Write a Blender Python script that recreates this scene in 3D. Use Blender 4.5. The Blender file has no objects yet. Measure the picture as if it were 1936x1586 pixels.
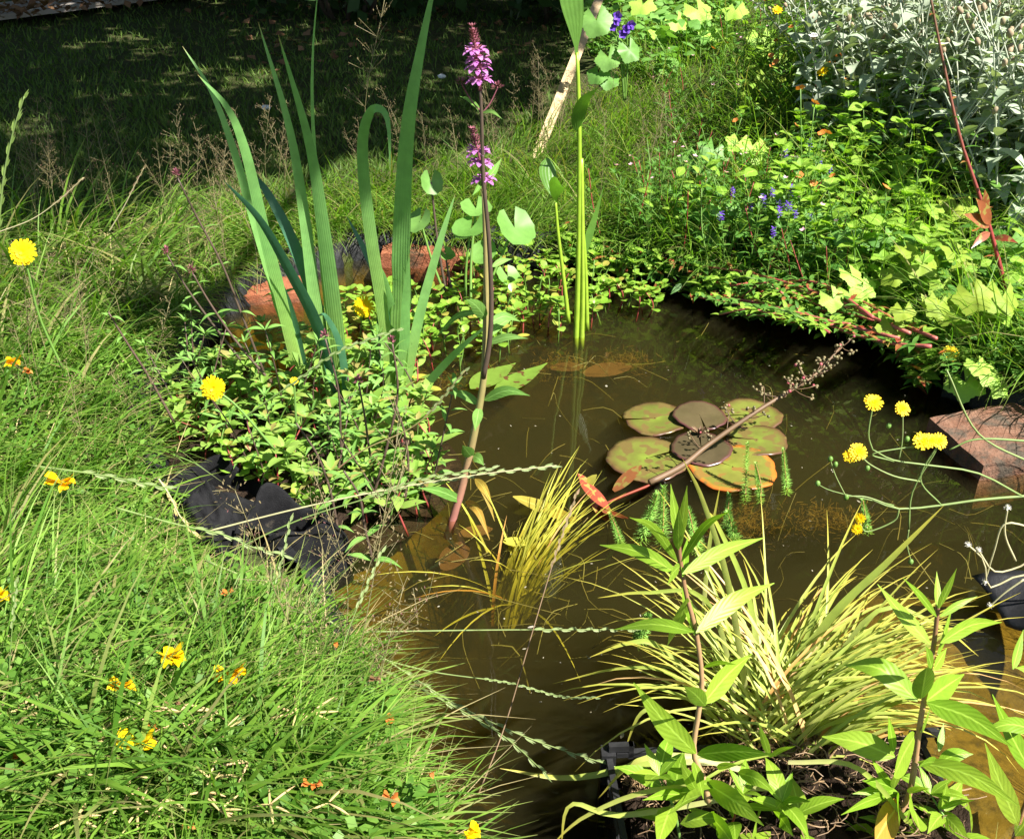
import bpy, math, random
import numpy as np
from mathutils import Vector, Matrix

# ------------------------------------------------------------------ camera, light
S = bpy.context.scene
COL = S.collection
W, H, F, CZ = 1936, 1586, 1859.0, 0.8
PITCH = math.radians(30)
cam = bpy.data.cameras.new('camera'); camo = bpy.data.objects.new('camera', cam); COL.objects.link(camo)
camo.location = (0, 0, CZ); camo.rotation_euler = (math.radians(90) - PITCH, 0, 0)
cam.sensor_fit = 'HORIZONTAL'; cam.sensor_width = 36; cam.lens = 36 * F / W
cam.clip_start = 0.02; cam.clip_end = 200
S.camera = camo

SUN = Vector((0.50, -0.38, 0.78)).normalized()          # towards the sun
wd = bpy.data.worlds.new('World'); S.world = wd; wd.use_nodes = True
nt = wd.node_tree; nt.nodes.clear()
sky = nt.nodes.new('ShaderNodeTexSky'); sky.sky_type = 'NISHITA'; sky.sun_disc = False
sky.sun_elevation = math.asin(SUN.z); sky.sun_rotation = math.atan2(SUN.x, SUN.y)
bg = nt.nodes.new('ShaderNodeBackground'); bg.inputs[1].default_value = 0.05
wo = nt.nodes.new('ShaderNodeOutputWorld')
nt.links.new(sky.outputs[0], bg.inputs[0]); nt.links.new(bg.outputs[0], wo.inputs[0])
sl = bpy.data.lights.new('sun', 'SUN'); sl.energy = 5.0; sl.angle = math.radians(0.5); sl.color = (1, .955, .88)
so = bpy.data.objects.new('sun', sl); COL.objects.link(so)
so.rotation_euler = (-SUN).to_track_quat('-Z', 'Y').to_euler(); so.location = (3, -2, 8)
S.view_settings.view_transform = 'Standard'; S.view_settings.look = 'None'
S.view_settings.gamma = 1; S.view_settings.exposure = 1.6
cy = S.cycles
cy.use_denoising = True; cy.max_bounces = 8; cy.diffuse_bounces = 3; cy.glossy_bounces = 3
cy.transmission_bounces = 5; cy.transparent_max_bounces = 12; cy.volume_bounces = 0
cy.caustics_reflective = False; cy.caustics_refractive = False; cy.sample_clamp_indirect = 4

# ------------------------------------------------------------------ pixels to points
def ray(px, py):
    x = (px - 968) / F; y = -(py - 793) / F
    c, s = math.cos(PITCH), math.sin(PITCH)
    return Vector((x, c + y * s, -s + y * c))
CAMV = Vector((0, 0, CZ)); FWD = Vector((0, math.cos(PITCH), -math.sin(PITCH)))
def pz(px, py, z=0.0):
    d = ray(px, py); return CAMV + d * ((z - CZ) / d.z)
def pY(px, py, Y):
    d = ray(px, py); return CAMV + d * (Y / d.y)
def depth(p): return (Vector(p) - CAMV).dot(FWD)
def mpp(p): return depth(p) / F            # metres per photo pixel at p

R = random.Random(11)
def U(a, b): return R.uniform(a, b)
G = R.gauss

# ------------------------------------------------------------------ mesh building
class MB:
    def __init__(s): s.v = []; s.f = []; s.uv = []
    def add(s, vs, fs, uvs=None):
        o = len(s.v); s.v += [tuple(v) for v in vs]
        s.uv += list(uvs) if uvs else [(0.5, 0.5)] * len(vs)
        s.f += [tuple(i + o for i in f) for f in fs]
    def ribbon(s, pts, wid, sides, fold=0.0, norms=None):
        vs = []; uvs = []; n = len(pts)
        for i, p in enumerate(pts):
            a = sides[i]; t = (pts[min(i + 1, n - 1)] - pts[max(i - 1, 0)])
            nn = a.cross(t); nn = nn.normalized() if nn.length > 1e-9 else Vector((0, 0, 1))
            if nn.z < 0: nn = -nn
            w = wid[i] / 2
            vs += [p - a * w + nn * fold * w, p, p + a * w + nn * fold * w]
            v = i / (n - 1); uvs += [(0, v), (.5, v), (1, v)]
        fs = []
        for i in range(n - 1):
            b = i * 3; fs += [(b, b + 1, b + 4, b + 3), (b + 1, b + 2, b + 5, b + 4)]
        s.add(vs, fs, uvs)
    def tube(s, pts, rad, k=5, cap=True):
        n = len(pts); vs = []; uvs = []; fs = []
        if not isinstance(rad, (list, tuple)): rad = [rad] * n
        ref = None
        for i, p in enumerate(pts):
            t = (pts[min(i + 1, n - 1)] - pts[max(i - 1, 0)]).normalized()
            if ref is None: ref = t.orthogonal().normalized()
            a = (ref - t * ref.dot(t)); a = a.normalized() if a.length > 1e-6 else t.orthogonal().normalized(); ref = a
            b = t.cross(a)
            for j in range(k):
                th = 2 * math.pi * j / k
                vs.append(p + (a * math.cos(th) + b * math.sin(th)) * rad[i]); uvs.append((j / k, i / (n - 1)))
        for i in range(n - 1):
            for j in range(k):
                fs.append((i * k + j, i * k + (j + 1) % k, (i + 1) * k + (j + 1) % k, (i + 1) * k + j))
        if cap: fs.append(tuple(reversed(range(k)))); fs.append(tuple((n - 1) * k + j for j in range(k)))
        s.add(vs, fs, uvs)
    def ball(s, c, r, k=6, m=4, ax=(0, 0, 1), st=1.0):
        ax = Vector(ax).normalized(); a = ax.orthogonal().normalized(); b = ax.cross(a); c = Vector(c)
        vs = [c - ax * r * st]; fs = []
        for i in range(1, m):
            ph = math.pi * i / m
            for j in range(k):
                th = 2 * math.pi * j / k
                vs.append(c - ax * (r * st * math.cos(ph)) + (a * math.cos(th) + b * math.sin(th)) * r * math.sin(ph))
        vs.append(c + ax * r * st); L = len(vs) - 1
        for j in range(k): fs.append((0, 1 + (j + 1) % k, 1 + j))
        for i in range(m - 2):
            for j in range(k):
                p = 1 + i * k; fs.append((p + j, p + (j + 1) % k, p + k + (j + 1) % k, p + k + j))
        for j in range(k): fs.append((1 + (m - 2) * k + j, 1 + (m - 2) * k + (j + 1) % k, L))
        s.add(vs, fs)
    def box(s, c, x, y, z):          # centre and three half-axis vectors
        c = Vector(c); x = Vector(x); y = Vector(y); z = Vector(z)
        vs = [c + x * i + y * j + z * k for i in (-1, 1) for j in (-1, 1) for k in (-1, 1)]
        s.add(vs, [(0, 1, 3, 2), (4, 6, 7, 5), (0, 4, 5, 1), (2, 3, 7, 6), (0, 2, 6, 4), (1, 5, 7, 3)])

def link(me, name, m, parent=None):
    o = bpy.data.objects.new(name, me); COL.objects.link(o)
    if m: me.materials.append(m)
    if parent: o.parent = parent
    return o
def wpos(o):
    p = Vector((0, 0, 0))
    while o: p += o.location; o = o.parent
    return p
def build(mb, name, m, parent=None, smooth=True, at=None):
    """one mesh object; vertices are given in world space and moved to the parent's (or at's) origin"""
    off = wpos(parent) if parent else (Vector(at) if at else Vector((0, 0, 0)))
    me = bpy.data.meshes.new(name)
    me.from_pydata([(v[0] - off.x, v[1] - off.y, v[2] - off.z) for v in mb.v], [], mb.f)
    uvl = me.uv_layers.new(name='UVMap')
    li = np.empty(len(me.loops), dtype=np.int32); me.loops.foreach_get('vertex_index', li)
    uvl.data.foreach_set('uv', np.array(mb.uv, dtype=np.float32)[li].ravel())
    if smooth: me.polygons.foreach_set('use_smooth', [True] * len(me.polygons))
    me.update()
    o = link(me, name, m, parent)
    if at and not parent: o.location = off
    return o
def tag(o, label, cat, group=None, kind=None):
    if label: o['label'] = label
    if cat: o['category'] = cat
    if group: o['group'] = group
    if kind: o['kind'] = kind
    return o
def thing(name, label, cat, loc=(0, 0, 0), group=None):
    o = bpy.data.objects.new(name, None); COL.objects.link(o); o.location = loc; o.empty_display_size = .02
    return tag(o, label, cat, group)
def copy_tree(o, parent=None):
    c = o.copy(); COL.objects.link(c)
    if parent: c.parent = parent
    for ch in o.children: copy_tree(ch, c)
    return c
def place(protos, spots, cat, group, scale=(.85, 1.15), tilt=.12):
    """protos: list of (root, label list or str); spots: (Vector, label index or label, rotz or None); the first use of each proto is itself"""
    used = [False] * len(protos); out = []
    for i, (p, lab, *rz) in enumerate(spots):
        k = i % len(protos); r = protos[k]
        o = r if not used[k] else copy_tree(r)
        used[k] = True; out.append((o, p, lab, rz))
    for o, p, lab, rz in out:
        s = U(*scale); o.location = p; o.scale = (s, s, s)
        o.rotation_euler = (U(-tilt, tilt), U(-tilt, tilt), rz[0] if rz else U(0, 6.28))
        tag(o, lab, cat, group)
    return [x[0] for x in out]

PROF = {
    'lance': lambda t: max(.04, math.sin(math.pi * min(1, t ** .72 * .97 + .03)) ** 1.15),
    'oval': lambda t: max(.08, math.sin(math.pi * (t * .96 + .04)) ** .6),
    'round': lambda t: max(.12, math.sqrt(max(0, 1 - (2 * t - 1) ** 2))),
    'blade': lambda t: max(.03, (.8 + .2 * min(1, t * 4)) * (1 - t ** 2.2) ** .8),
    'spoon': lambda t: max(.15, math.sin(math.pi * t ** 1.6) ** .7),
    'heart': lambda t: max(.05, math.sin(math.pi * min(1, t ** .55)) ** .8),
}
UP = Vector((0, 0, 1))
def leaf(mb, base, d, L, wd, prof='lance', droop=.3, fold=.2, segs=6, roll=0.0, serr=0.0, up=UP):
    base = Vector(base); d = Vector(d).normalized()
    side = d.cross(up); side = side.normalized() if side.length > 1e-4 else d.orthogonal().normalized()
    if roll: side = Matrix.Rotation(roll, 3, d) @ side
    pts = []; w = []
    for i in range(segs + 1):
        t = i / segs
        pts.append(base + d * L * t - up * (droop * L * t * t))
        x = wd * PROF[prof](t)
        if serr and i % 2: x *= 1 - serr
        w.append(x)
    mb.ribbon(pts, w, [side] * (segs + 1), fold)
def bez(pts, n):
    """smooth curve (Catmull-Rom) through the points"""
    P = [Vector(p) for p in pts]
    if len(P) == 2: return [P[0].lerp(P[1], i / n) for i in range(n + 1)]
    P = [P[0] * 2 - P[1]] + P + [P[-1] * 2 - P[-2]]; out = []; m = len(P) - 3
    for i in range(n + 1):
        x = i / n * m; k = min(int(x), m - 1); t = x - k
        a, b, c, d = P[k:k + 4]
        out.append(.5 * ((2 * b) + (c - a) * t + (2 * a - 5 * b + 4 * c - d) * t * t + (3 * b - a - 3 * c + d) * t ** 3))
    return out
def sph(th, el): return Vector((math.cos(th) * math.cos(el), math.sin(th) * math.cos(el), math.sin(el)))

# ------------------------------------------------------------------ materials
MATS = {}
def newmat(name):
    m = bpy.data.materials.new(name); m.use_nodes = True; n = m.node_tree; n.nodes.clear()
    o = n.nodes.new('ShaderNodeOutputMaterial'); return m, n, o
def rgba(c): return (c[0], c[1], c[2], 1)
def N(n, t, **kw):
    x = n.nodes.new(t)
    for k, v in kw.items(): setattr(x, k, v)
    return x
def mixc(n, fac, a, b, blend='MIX'):
    x = N(n, 'ShaderNodeMix', data_type='RGBA', blend_type=blend)
    for s, v in ((x.inputs[0], fac), (x.inputs[6], a), (x.inputs[7], b)):
        if hasattr(v, 'links') or hasattr(v, 'is_linked'): n.links.new(v, s)
        elif isinstance(v, (int, float)): s.default_value = v
        else: s.default_value = rgba(v)
    return x.outputs[2]
def maprange(n, v, a, b, c=0.0, d=1.0):
    x = N(n, 'ShaderNodeMapRange'); n.links.new(v, x.inputs[0])
    for i, q in enumerate((a, b, c, d)): x.inputs[i + 1].default_value = q
    return x.outputs[0]
def noise(n, scale, detail=3, coord=None, rough=.6):
    x = N(n, 'ShaderNodeTexNoise'); x.inputs['Scale'].default_value = scale; x.inputs['Detail'].default_value = detail
    x.inputs['Roughness'].default_value = rough
    if coord is None:
        g = N(n, 'ShaderNodeNewGeometry'); coord = g.outputs['Position']
    n.links.new(coord, x.inputs['Vector']); return x.outputs[0]
def leafmat(name, c1, c2, tr=.35, rough=.42, spec=.35, base=None, tip=None, tipat=.75, stripes=0, edge=None, spot=None, c3=None, rib=0, patch=None):
    """leaf: diffuse and gloss in front, light passing through; colour varies from leaf to leaf and along the blade"""
    if name in MATS: return MATS[name]
    m, n, o = newmat(name); g = N(n, 'ShaderNodeNewGeometry'); oi = N(n, 'ShaderNodeObjectInfo')
    add = N(n, 'ShaderNodeMath', operation='ADD'); n.links.new(g.outputs['Random Per Island'], add.inputs[0]); n.links.new(oi.outputs['Random'], add.inputs[1])
    fr = N(n, 'ShaderNodeMath', operation='FRACT'); n.links.new(add.outputs[0], fr.inputs[0])
    col = mixc(n, fr.outputs[0], c1, c2)
    if c3:
        m2 = N(n, 'ShaderNodeMath', operation='MULTIPLY'); n.links.new(fr.outputs[0], m2.inputs[0]); m2.inputs[1].default_value = 7.31
        f2 = N(n, 'ShaderNodeMath', operation='FRACT'); n.links.new(m2.outputs[0], f2.inputs[0])
        col = mixc(n, maprange(n, f2.outputs[0], .8, .95), col, c3)
    uv = N(n, 'ShaderNodeUVMap'); sep = N(n, 'ShaderNodeSeparateXYZ'); n.links.new(uv.outputs[0], sep.inputs[0])
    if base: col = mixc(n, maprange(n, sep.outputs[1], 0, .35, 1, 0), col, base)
    if tip: col = mixc(n, maprange(n, sep.outputs[1], tipat, 1.0), col, tip)
    if patch: col = mixc(n, maprange(n, noise(n, patch[1], 2), .42, .62), col, mixc(n, 1.0, col, patch[0], 'MULTIPLY'))
    nz = noise(n, 60, 2)
    col = mixc(n, 1.0, col, mixc(n, nz, (.72, .72, .72), (1.25, 1.25, 1.25)), 'MULTIPLY')
    if spot: col = mixc(n, maprange(n, noise(n, spot[1], 1), spot[2], spot[2] + .06), col, spot[0])
    if edge:
        ab = N(n, 'ShaderNodeMath', operation='SUBTRACT'); n.links.new(sep.outputs[0], ab.inputs[0]); ab.inputs[1].default_value = .5
        a2 = N(n, 'ShaderNodeMath', operation='ABSOLUTE'); n.links.new(ab.outputs[0], a2.inputs[0])
        col = mixc(n, maprange(n, a2.outputs[0], .3, .5), col, edge)
    bs = N(n, 'ShaderNodeBsdfPrincipled'); bs.inputs['Roughness'].default_value = rough; bs.inputs['Specular IOR Level'].default_value = spec
    if rib:                                     # pale midrib, and side veins raised a little
        q1 = N(n, 'ShaderNodeMath', operation='SUBTRACT'); n.links.new(sep.outputs[0], q1.inputs[0]); q1.inputs[1].default_value = .5
        q2 = N(n, 'ShaderNodeMath', operation='ABSOLUTE'); n.links.new(q1.outputs[0], q2.inputs[0])
        col = mixc(n, maprange(n, q2.outputs[0], .02, .06, .55, 0), col, tuple(min(.8, c * 1.7 + .05) for c in c2))
        q3 = N(n, 'ShaderNodeMath', operation='MULTIPLY_ADD'); n.links.new(q2.outputs[0], q3.inputs[0]); q3.inputs[1].default_value = -.5; n.links.new(sep.outputs[1], q3.inputs[2])
        q4 = N(n, 'ShaderNodeMath', operation='MULTIPLY'); n.links.new(q3.outputs[0], q4.inputs[0]); q4.inputs[1].default_value = rib * 6.283
        q5 = N(n, 'ShaderNodeMath', operation='SINE'); n.links.new(q4.outputs[0], q5.inputs[0])
        col = mixc(n, 1.0, col, mixc(n, maprange(n, q5.outputs[0], .6, 1), (1, 1, 1), (1.08, 1.07, 1.03)), 'MULTIPLY')
        b2 = N(n, 'ShaderNodeBump'); b2.inputs['Strength'].default_value = .1; b2.inputs['Distance'].default_value = .001
        n.links.new(q5.outputs[0], b2.inputs['Height']); n.links.new(b2.outputs[0], bs.inputs['Normal'])
    n.links.new(col, bs.inputs['Base Color'])
    if stripes:
        wv = N(n, 'ShaderNodeMath', operation='MULTIPLY'); n.links.new(sep.outputs[0], wv.inputs[0]); wv.inputs[1].default_value = stripes * 6.283
        sn = N(n, 'ShaderNodeMath', operation='SINE'); n.links.new(wv.outputs[0], sn.inputs[0])
        bp = N(n, 'ShaderNodeBump'); bp.inputs['Strength'].default_value = .16; bp.inputs['Distance'].default_value = .002
        n.links.new(sn.outputs[0], bp.inputs['Height']); n.links.new(bp.outputs[0], bs.inputs['Normal'])
    if tr > 0:
        tb = N(n, 'ShaderNodeBsdfTranslucent'); n.links.new(mixc(n, 1.0, col, (1.25, 1.38, .5), 'MULTIPLY'), tb.inputs[0])
        mx = N(n, 'ShaderNodeMixShader'); mx.inputs[0].default_value = tr
        n.links.new(bs.outputs[0], mx.inputs[1]); n.links.new(tb.outputs[0], mx.inputs[2]); n.links.new(mx.outputs[0], o.inputs[0])
    else: n.links.new(bs.outputs[0], o.inputs[0])
    MATS[name] = m; return m
def hardmat(name, c1, c2, scale=30, rough=.8, spec=.3, bump=.3, bscale=None, c3=None, c3at=.6, metal=0, bdist=.004):
    if name in MATS: return MATS[name]
    m, n, o = newmat(name); bs = N(n, 'ShaderNodeBsdfPrincipled')
    col = mixc(n, maprange(n, noise(n, scale, 5), .3, .7), c1, c2)
    if c3: col = mixc(n, maprange(n, noise(n, scale * .45 + 3, 6), c3at, c3at + .12), col, c3)
    n.links.new(col, bs.inputs['Base Color']); bs.inputs['Roughness'].default_value = rough
    bs.inputs['Specular IOR Level'].default_value = spec; bs.inputs['Metallic'].default_value = metal
    if bump:
        bp = N(n, 'ShaderNodeBump'); bp.inputs['Strength'].default_value = bump; bp.inputs['Distance'].default_value = bdist
        n.links.new(noise(n, bscale or scale * 3, 6), bp.inputs['Height']); n.links.new(bp.outputs[0], bs.inputs['Normal'])
    n.links.new(bs.outputs[0], o.inputs[0]); MATS[name] = m; return m

M_iris = leafmat('iris_leaf', (.17, .37, .10), (.21, .42, .12), tr=.42, rough=.42, spec=.4, base=(.28, .42, .09), stripes=7, tip=(.30, .24, .07), tipat=.96)
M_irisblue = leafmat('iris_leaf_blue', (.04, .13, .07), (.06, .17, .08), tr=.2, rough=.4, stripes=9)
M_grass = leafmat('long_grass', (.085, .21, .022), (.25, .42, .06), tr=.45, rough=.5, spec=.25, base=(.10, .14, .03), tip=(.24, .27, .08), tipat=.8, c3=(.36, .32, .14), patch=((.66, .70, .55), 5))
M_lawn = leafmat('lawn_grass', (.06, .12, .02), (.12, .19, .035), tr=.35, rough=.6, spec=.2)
M_clover = leafmat('clover_leaf', (.065, .16, .02), (.15, .28, .04), tr=.35, rough=.5, spec=.3)
M_stemgreen = leafmat('stem_green', (.10, .20, .03), (.13, .24, .05), tr=.0, rough=.5)
M_stemgrass = leafmat('stem_grass', (.15, .24, .06), (.22, .28, .10), tr=.1, rough=.5)
M_stempale = leafmat('stem_straw', (.42, .40, .22), (.48, .42, .24), tr=.1, rough=.5)
M_stemred = leafmat('stem_red', (.22, .03, .03), (.28, .06, .05), tr=.0, rough=.45)
M_stembrown = leafmat('stem_brown', (.09, .05, .03), (.16, .10, .05), tr=.0, rough=.55)
M_stempurple = leafmat('stem_purple', (.07, .05, .035), (.10, .06, .045), tr=.0, rough=.5)
M_yellow = leafmat('petal_yellow', (.86, .58, .004), (.90, .66, .01), tr=.3, rough=.5, spec=.2)
M_gold = leafmat('petal_gold', (.85, .48, .005), (.9, .58, .01), tr=.25, rough=.5, spec=.2)
M_orange = leafmat('petal_orange', (.66, .17, .03), (.60, .26, .08), tr=.25, rough=.5, spec=.2)
M_pink = leafmat('petal_pink', (.42, .13, .44), (.55, .24, .54), tr=.3, rough=.5, spec=.2)
M_pinkpale = leafmat('petal_pale_pink', (.75, .40, .52), (.80, .50, .60), tr=.3, rough=.5, spec=.2)
M_bud = leafmat('bud_plum', (.20, .06, .09), (.28, .10, .12), tr=.1, rough=.6, spec=.2)
M_violet = leafmat('petal_violet', (.13, .05, .46), (.20, .09, .58), tr=.3, rough=.5, spec=.2)
M_white = leafmat('petal_white', (.78, .74, .76), (.82, .78, .78), tr=.3, rough=.6, spec=.2)
M_silver = leafmat('felt_leaf', (.27, .34, .22), (.37, .43, .32), tr=.2, rough=.9, spec=.1)
M_balm = leafmat('balm_leaf', (.17, .33, .03), (.27, .42, .055), tr=.42, rough=.5, spec=.25, rib=6)
M_brook = leafmat('brooklime_leaf', (.17, .33, .03), (.26, .42, .06), tr=.35, rough=.33, spec=.45, c3=(.35, .30, .06))
M_mint = leafmat('mint_leaf', (.17, .31, .045), (.27, .41, .08), tr=.35, rough=.5, spec=.25, c3=(.30, .24, .08))
M_lime = leafmat('lime_leaf', (.20, .31, .03), (.28, .36, .045), tr=.35, rough=.55, spec=.2)
M_weed = leafmat('weed_leaf', (.06, .17, .025), (.12, .25, .04), tr=.35, rough=.5, spec=.25)
M_dock = leafmat('round_leaf', (.12, .27, .05), (.18, .35, .08), tr=.35, rough=.45, spec=.35)
M_loose = leafmat('loosestrife_leaf', (.17, .32, .02), (.27, .40, .035), tr=.4, rough=.42, spec=.35, rib=9)
M_loosered = leafmat('loosestrife_old_leaf', (.42, .22, .04), (.34, .30, .05), tr=.35, rough=.45, spec=.3, rib=9)
M_wound = leafmat('woundwort_leaf', (.13, .28, .05), (.19, .35, .08), tr=.35, rough=.55, spec=.2, rib=7)
M_sedge = leafmat('golden_sedge', (.28, .36, .06), (.42, .45, .11), tr=.3, rough=.45, spec=.3, base=(.40, .38, .17), tip=(.48, .40, .06), tipat=.6)
M_sedgesub = leafmat('submerged_sedge', (.42, .42, .06), (.55, .50, .08), tr=.3, rough=.4, spec=.2)
M_pick = leafmat('pickerel_leaf', (.09, .21, .03), (.12, .25, .035), tr=.45, rough=.35, spec=.4, stripes=5)
M_pickstem = leafmat('pickerel_stem', (.24, .38, .03), (.30, .44, .04), tr=.1, rough=.35, spec=.4)
M_pad = leafmat('lily_pad', (.11, .125, .025), (.14, .155, .03), tr=.05, rough=.3, spec=.5, tip=(.10, .045, .025), tipat=.72, base=(.16, .22, .03), spot=((.13, .095, .03), 55, .52))
M_padred = leafmat('lily_pad_plum', (.07, .055, .028), (.09, .07, .033), tr=.05, rough=.3, spec=.5, tip=(.09, .03, .03), tipat=.86)
M_padorange = leafmat('lily_pad_orange', (.15, .155, .03), (.18, .18, .03), tr=.05, rough=.3, spec=.5, tip=(.50, .13, .02), tipat=.84, base=(.17, .21, .03), spot=((.20, .12, .03), 45, .55))
M_redleaf = leafmat('red_float_leaf', (.24, .045, .025), (.26, .10, .035), tr=.15, rough=.3, spec=.5, spot=((.26, .20, .05), 90, .55))
M_yelleaf = leafmat('yellow_float_leaf', (.42, .38, .05), (.36, .34, .06), tr=.2, rough=.35, spec=.4)
M_spotted = leafmat('spotted_leaf', (.13, .22, .03), (.17, .25, .04), tr=.2, rough=.35, spec=.45, spot=((.10, .05, .02), 70, .60))
M_rye = leafmat('rye_spike', (.24, .31, .12), (.32, .38, .18), tr=.25, rough=.6, spec=.2)
M_ryedry = leafmat('rye_spike_dry', (.50, .36, .15), (.56, .42, .2), tr=.2, rough=.6, spec=.2)
M_bent = leafmat('bent_grass_seed', (.14, .11, .05), (.24, .19, .10), tr=.2, rough=.7, spec=.1, c3=(.16, .07, .07))
M_milfoil = leafmat('milfoil_leaf', (.24, .46, .09), (.30, .52, .10), tr=.25, rough=.5, spec=.2)
M_pod = leafmat('trefoil_pod', (.42, .36, .14), (.50, .34, .18), tr=.1, rough=.6, spec=.2)
M_deadleaf = leafmat('dead_leaf', (.16, .08, .04), (.26, .15, .08), tr=.2, rough=.7, spec=.1)
M_thatch = leafmat('grass_thatch', (.30, .24, .10), (.42, .36, .18), tr=.2, rough=.7, spec=.1)
M_hedge = leafmat('hedge_leaf', (.022, .055, .014), (.05, .10, .025), tr=.25, rough=.5, spec=.3)
M_tree = leafmat('tree_leaf', (.04, .09, .015), (.08, .14, .025), tr=.25, rough=.5, spec=.3)
M_bark = hardmat('bark', (.07, .05, .035), (.13, .10, .07), 25, .9, .1, .8)
M_brick = hardmat('brick', (.20, .062, .03), (.30, .115, .06), 35, .9, .15, .8, 140, c3=(.07, .05, .03), c3at=.5)
M_brickold = hardmat('brick_weathered', (.13, .06, .036), (.22, .125, .085), 42, .9, .15, 1.0, 150, c3=(.075, .06, .045), c3at=.47)
M_soil = hardmat('soil', (.022, .014, .009), (.055, .036, .024), 60, .95, .1, 1.0, 180, c3=(.14, .09, .055), c3at=.64, bdist=.012)
M_straw = hardmat('sedge_crown', (.20, .12, .06), (.42, .29, .15), 120, .9, .1, 1.0, 300)
M_plastic = hardmat('black_plastic', (.008, .008, .009), (.02, .02, .022), 40, .5, .4, .3, 90, c3=(.10, .09, .075), c3at=.66)
M_fabric = hardmat('black_fabric', (.005, .005, .006), (.014, .014, .015), 60, .8, .15, .7, 700, c3=(.07, .06, .045), c3at=.66, bdist=.002)
M_pot = hardmat('dark_pot', (.012, .012, .013), (.02, .02, .02), 20, .4, .4, .1)
M_lath = hardmat('dry_lath', (.36, .26, .14), (.50, .38, .23), 18, .8, .2, .3, 60)
M_stone = hardmat('white_stone', (.55, .58, .56), (.68, .7, .68), 30, .8, .2, .3)
M_path = hardmat('path_paving', (.42, .38, .32), (.52, .46, .40), 8, .9, .1, .3, 60)
# ------------------------------------------------------------------ setting: ground, pond, water
rng = np.random.default_rng(5)
def cr_closed(P, k=8):
    P = [Vector(p) for p in P]; n = len(P); out = []
    for i in range(n):
        a, b, c, d = P[i - 1], P[i], P[(i + 1) % n], P[(i + 2) % n]
        for j in range(k):
            t = j / k
            out.append(.5 * ((2 * b) + (c - a) * t + (2 * a - 5 * b + 4 * c - d) * t * t + (3 * b - a - 3 * c + d) * t ** 3))
    return out
PPX = [(395, 640), (440, 585), (540, 535), (640, 500), (730, 487), (840, 492), (960, 497), (1100, 503), (1250, 535), (1400, 580), (1550, 618),
       (1660, 645), (1730, 678), (1775, 735), (1850, 775)]
OUT = [pz(x, y) for x, y in PPX] + [Vector(p) for p in ((.86, 1.26, 0), (.83, 1.06, 0), (.77, .86, 0), (.72, .66, 0), (.58, .48, 0), (.25, .46, 0))] + \
      [pz(x, y) for x, y in ((790, 1640), (745, 1500), (705, 1370), (665, 1240), (615, 1150), (550, 1085), (430, 1040), (335, 960), (300, 870), (300, 770), (340, 700))]
POND = cr_closed(OUT, 8)
PA = np.array([(p.x, p.y) for p in POND])
def sdf(x, y):
    """signed distance to the pond outline, negative inside"""
    x = np.asarray(x, float); y = np.asarray(y, float); sh = x.shape; x = x.ravel(); y = y.ravel()
    d = np.full(x.shape, 1e9); ins = np.zeros(x.shape, bool)
    for i in range(len(PA)):
        a = PA[i]; b = PA[(i + 1) % len(PA)]; e = b - a
        t = np.clip(((x - a[0]) * e[0] + (y - a[1]) * e[1]) / (e @ e), 0, 1)
        d = np.minimum(d, np.hypot(x - a[0] - t * e[0], y - a[1] - t * e[1]))
        c = (a[1] > y) != (b[1] > y)
        ins ^= c & (x < (b[0] - a[0]) * (y - a[1]) / (b[1] - a[1] + 1e-12) + a[0])
    return np.where(ins, -d, d).reshape(sh)
def wob(x, y, s, seed=0):
    return (np.sin(x * s + seed) * np.cos(y * s * 1.3 + seed * 2.1) + .5 * np.sin(x * s * 2.3 + y * s * 1.7 + seed * 3)) / 1.5
def gz(x, y):
    """height of the dry ground"""
    x = np.asarray(x, float); y = np.asarray(y, float)
    z = .055 + .012 * wob(x, y, 5) + .006 * wob(x, y, 17, 2)
    bed = np.clip((x - .1 - .05 * (y - 2)) / .8, 0, 1) * np.clip((y - 1.6) / 1.2, 0, 1)
    z = z - .025 * np.clip((y - 1.35) / .2, 0, 1) * np.clip((x + .35) / .3, 0, 1) + bed * .13
    z = z + .05 * np.clip((.95 - y) / .4, 0, 1) * np.clip((-.05 - x) / .3, 0, 1)
    return z
def gzf(x, y): return float(gz(x, y))
def grid_mesh(name, xs, ys, zf, m):
    X, Y = np.meshgrid(xs, ys); Z = zf(X, Y); nx, ny = len(xs), len(ys)
    v = np.stack([X, Y, Z], -1).reshape(-1, 3)
    i = np.arange(nx * ny).reshape(ny, nx)
    f = np.stack([i[:-1, :-1], i[:-1, 1:], i[1:, 1:], i[1:, :-1]], -1).reshape(-1, 4)
    return np_mesh(name, v, f, m)
def np_mesh(name, v, f, m, uv=None, smooth=True, parent=None):
    me = bpy.data.meshes.new(name); k = f.shape[1]
    me.vertices.add(len(v)); me.vertices.foreach_set('co', np.ascontiguousarray(v, dtype=np.float32).ravel())
    me.loops.add(f.size); me.loops.foreach_set('vertex_index', np.ascontiguousarray(f, dtype=np.int32).ravel())
    me.polygons.add(len(f)); me.polygons.foreach_set('loop_start', np.arange(0, f.size, k, dtype=np.int32))
    if uv is not None:
        l = me.uv_layers.new(name='UVMap'); l.data.foreach_set('uv', uv[f.ravel()].astype(np.float32).ravel())
    me.update(calc_edges=True)
    if smooth: me.polygons.foreach_set('use_smooth', np.ones(len(f), bool))
    return link(me, name, m, parent)

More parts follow.
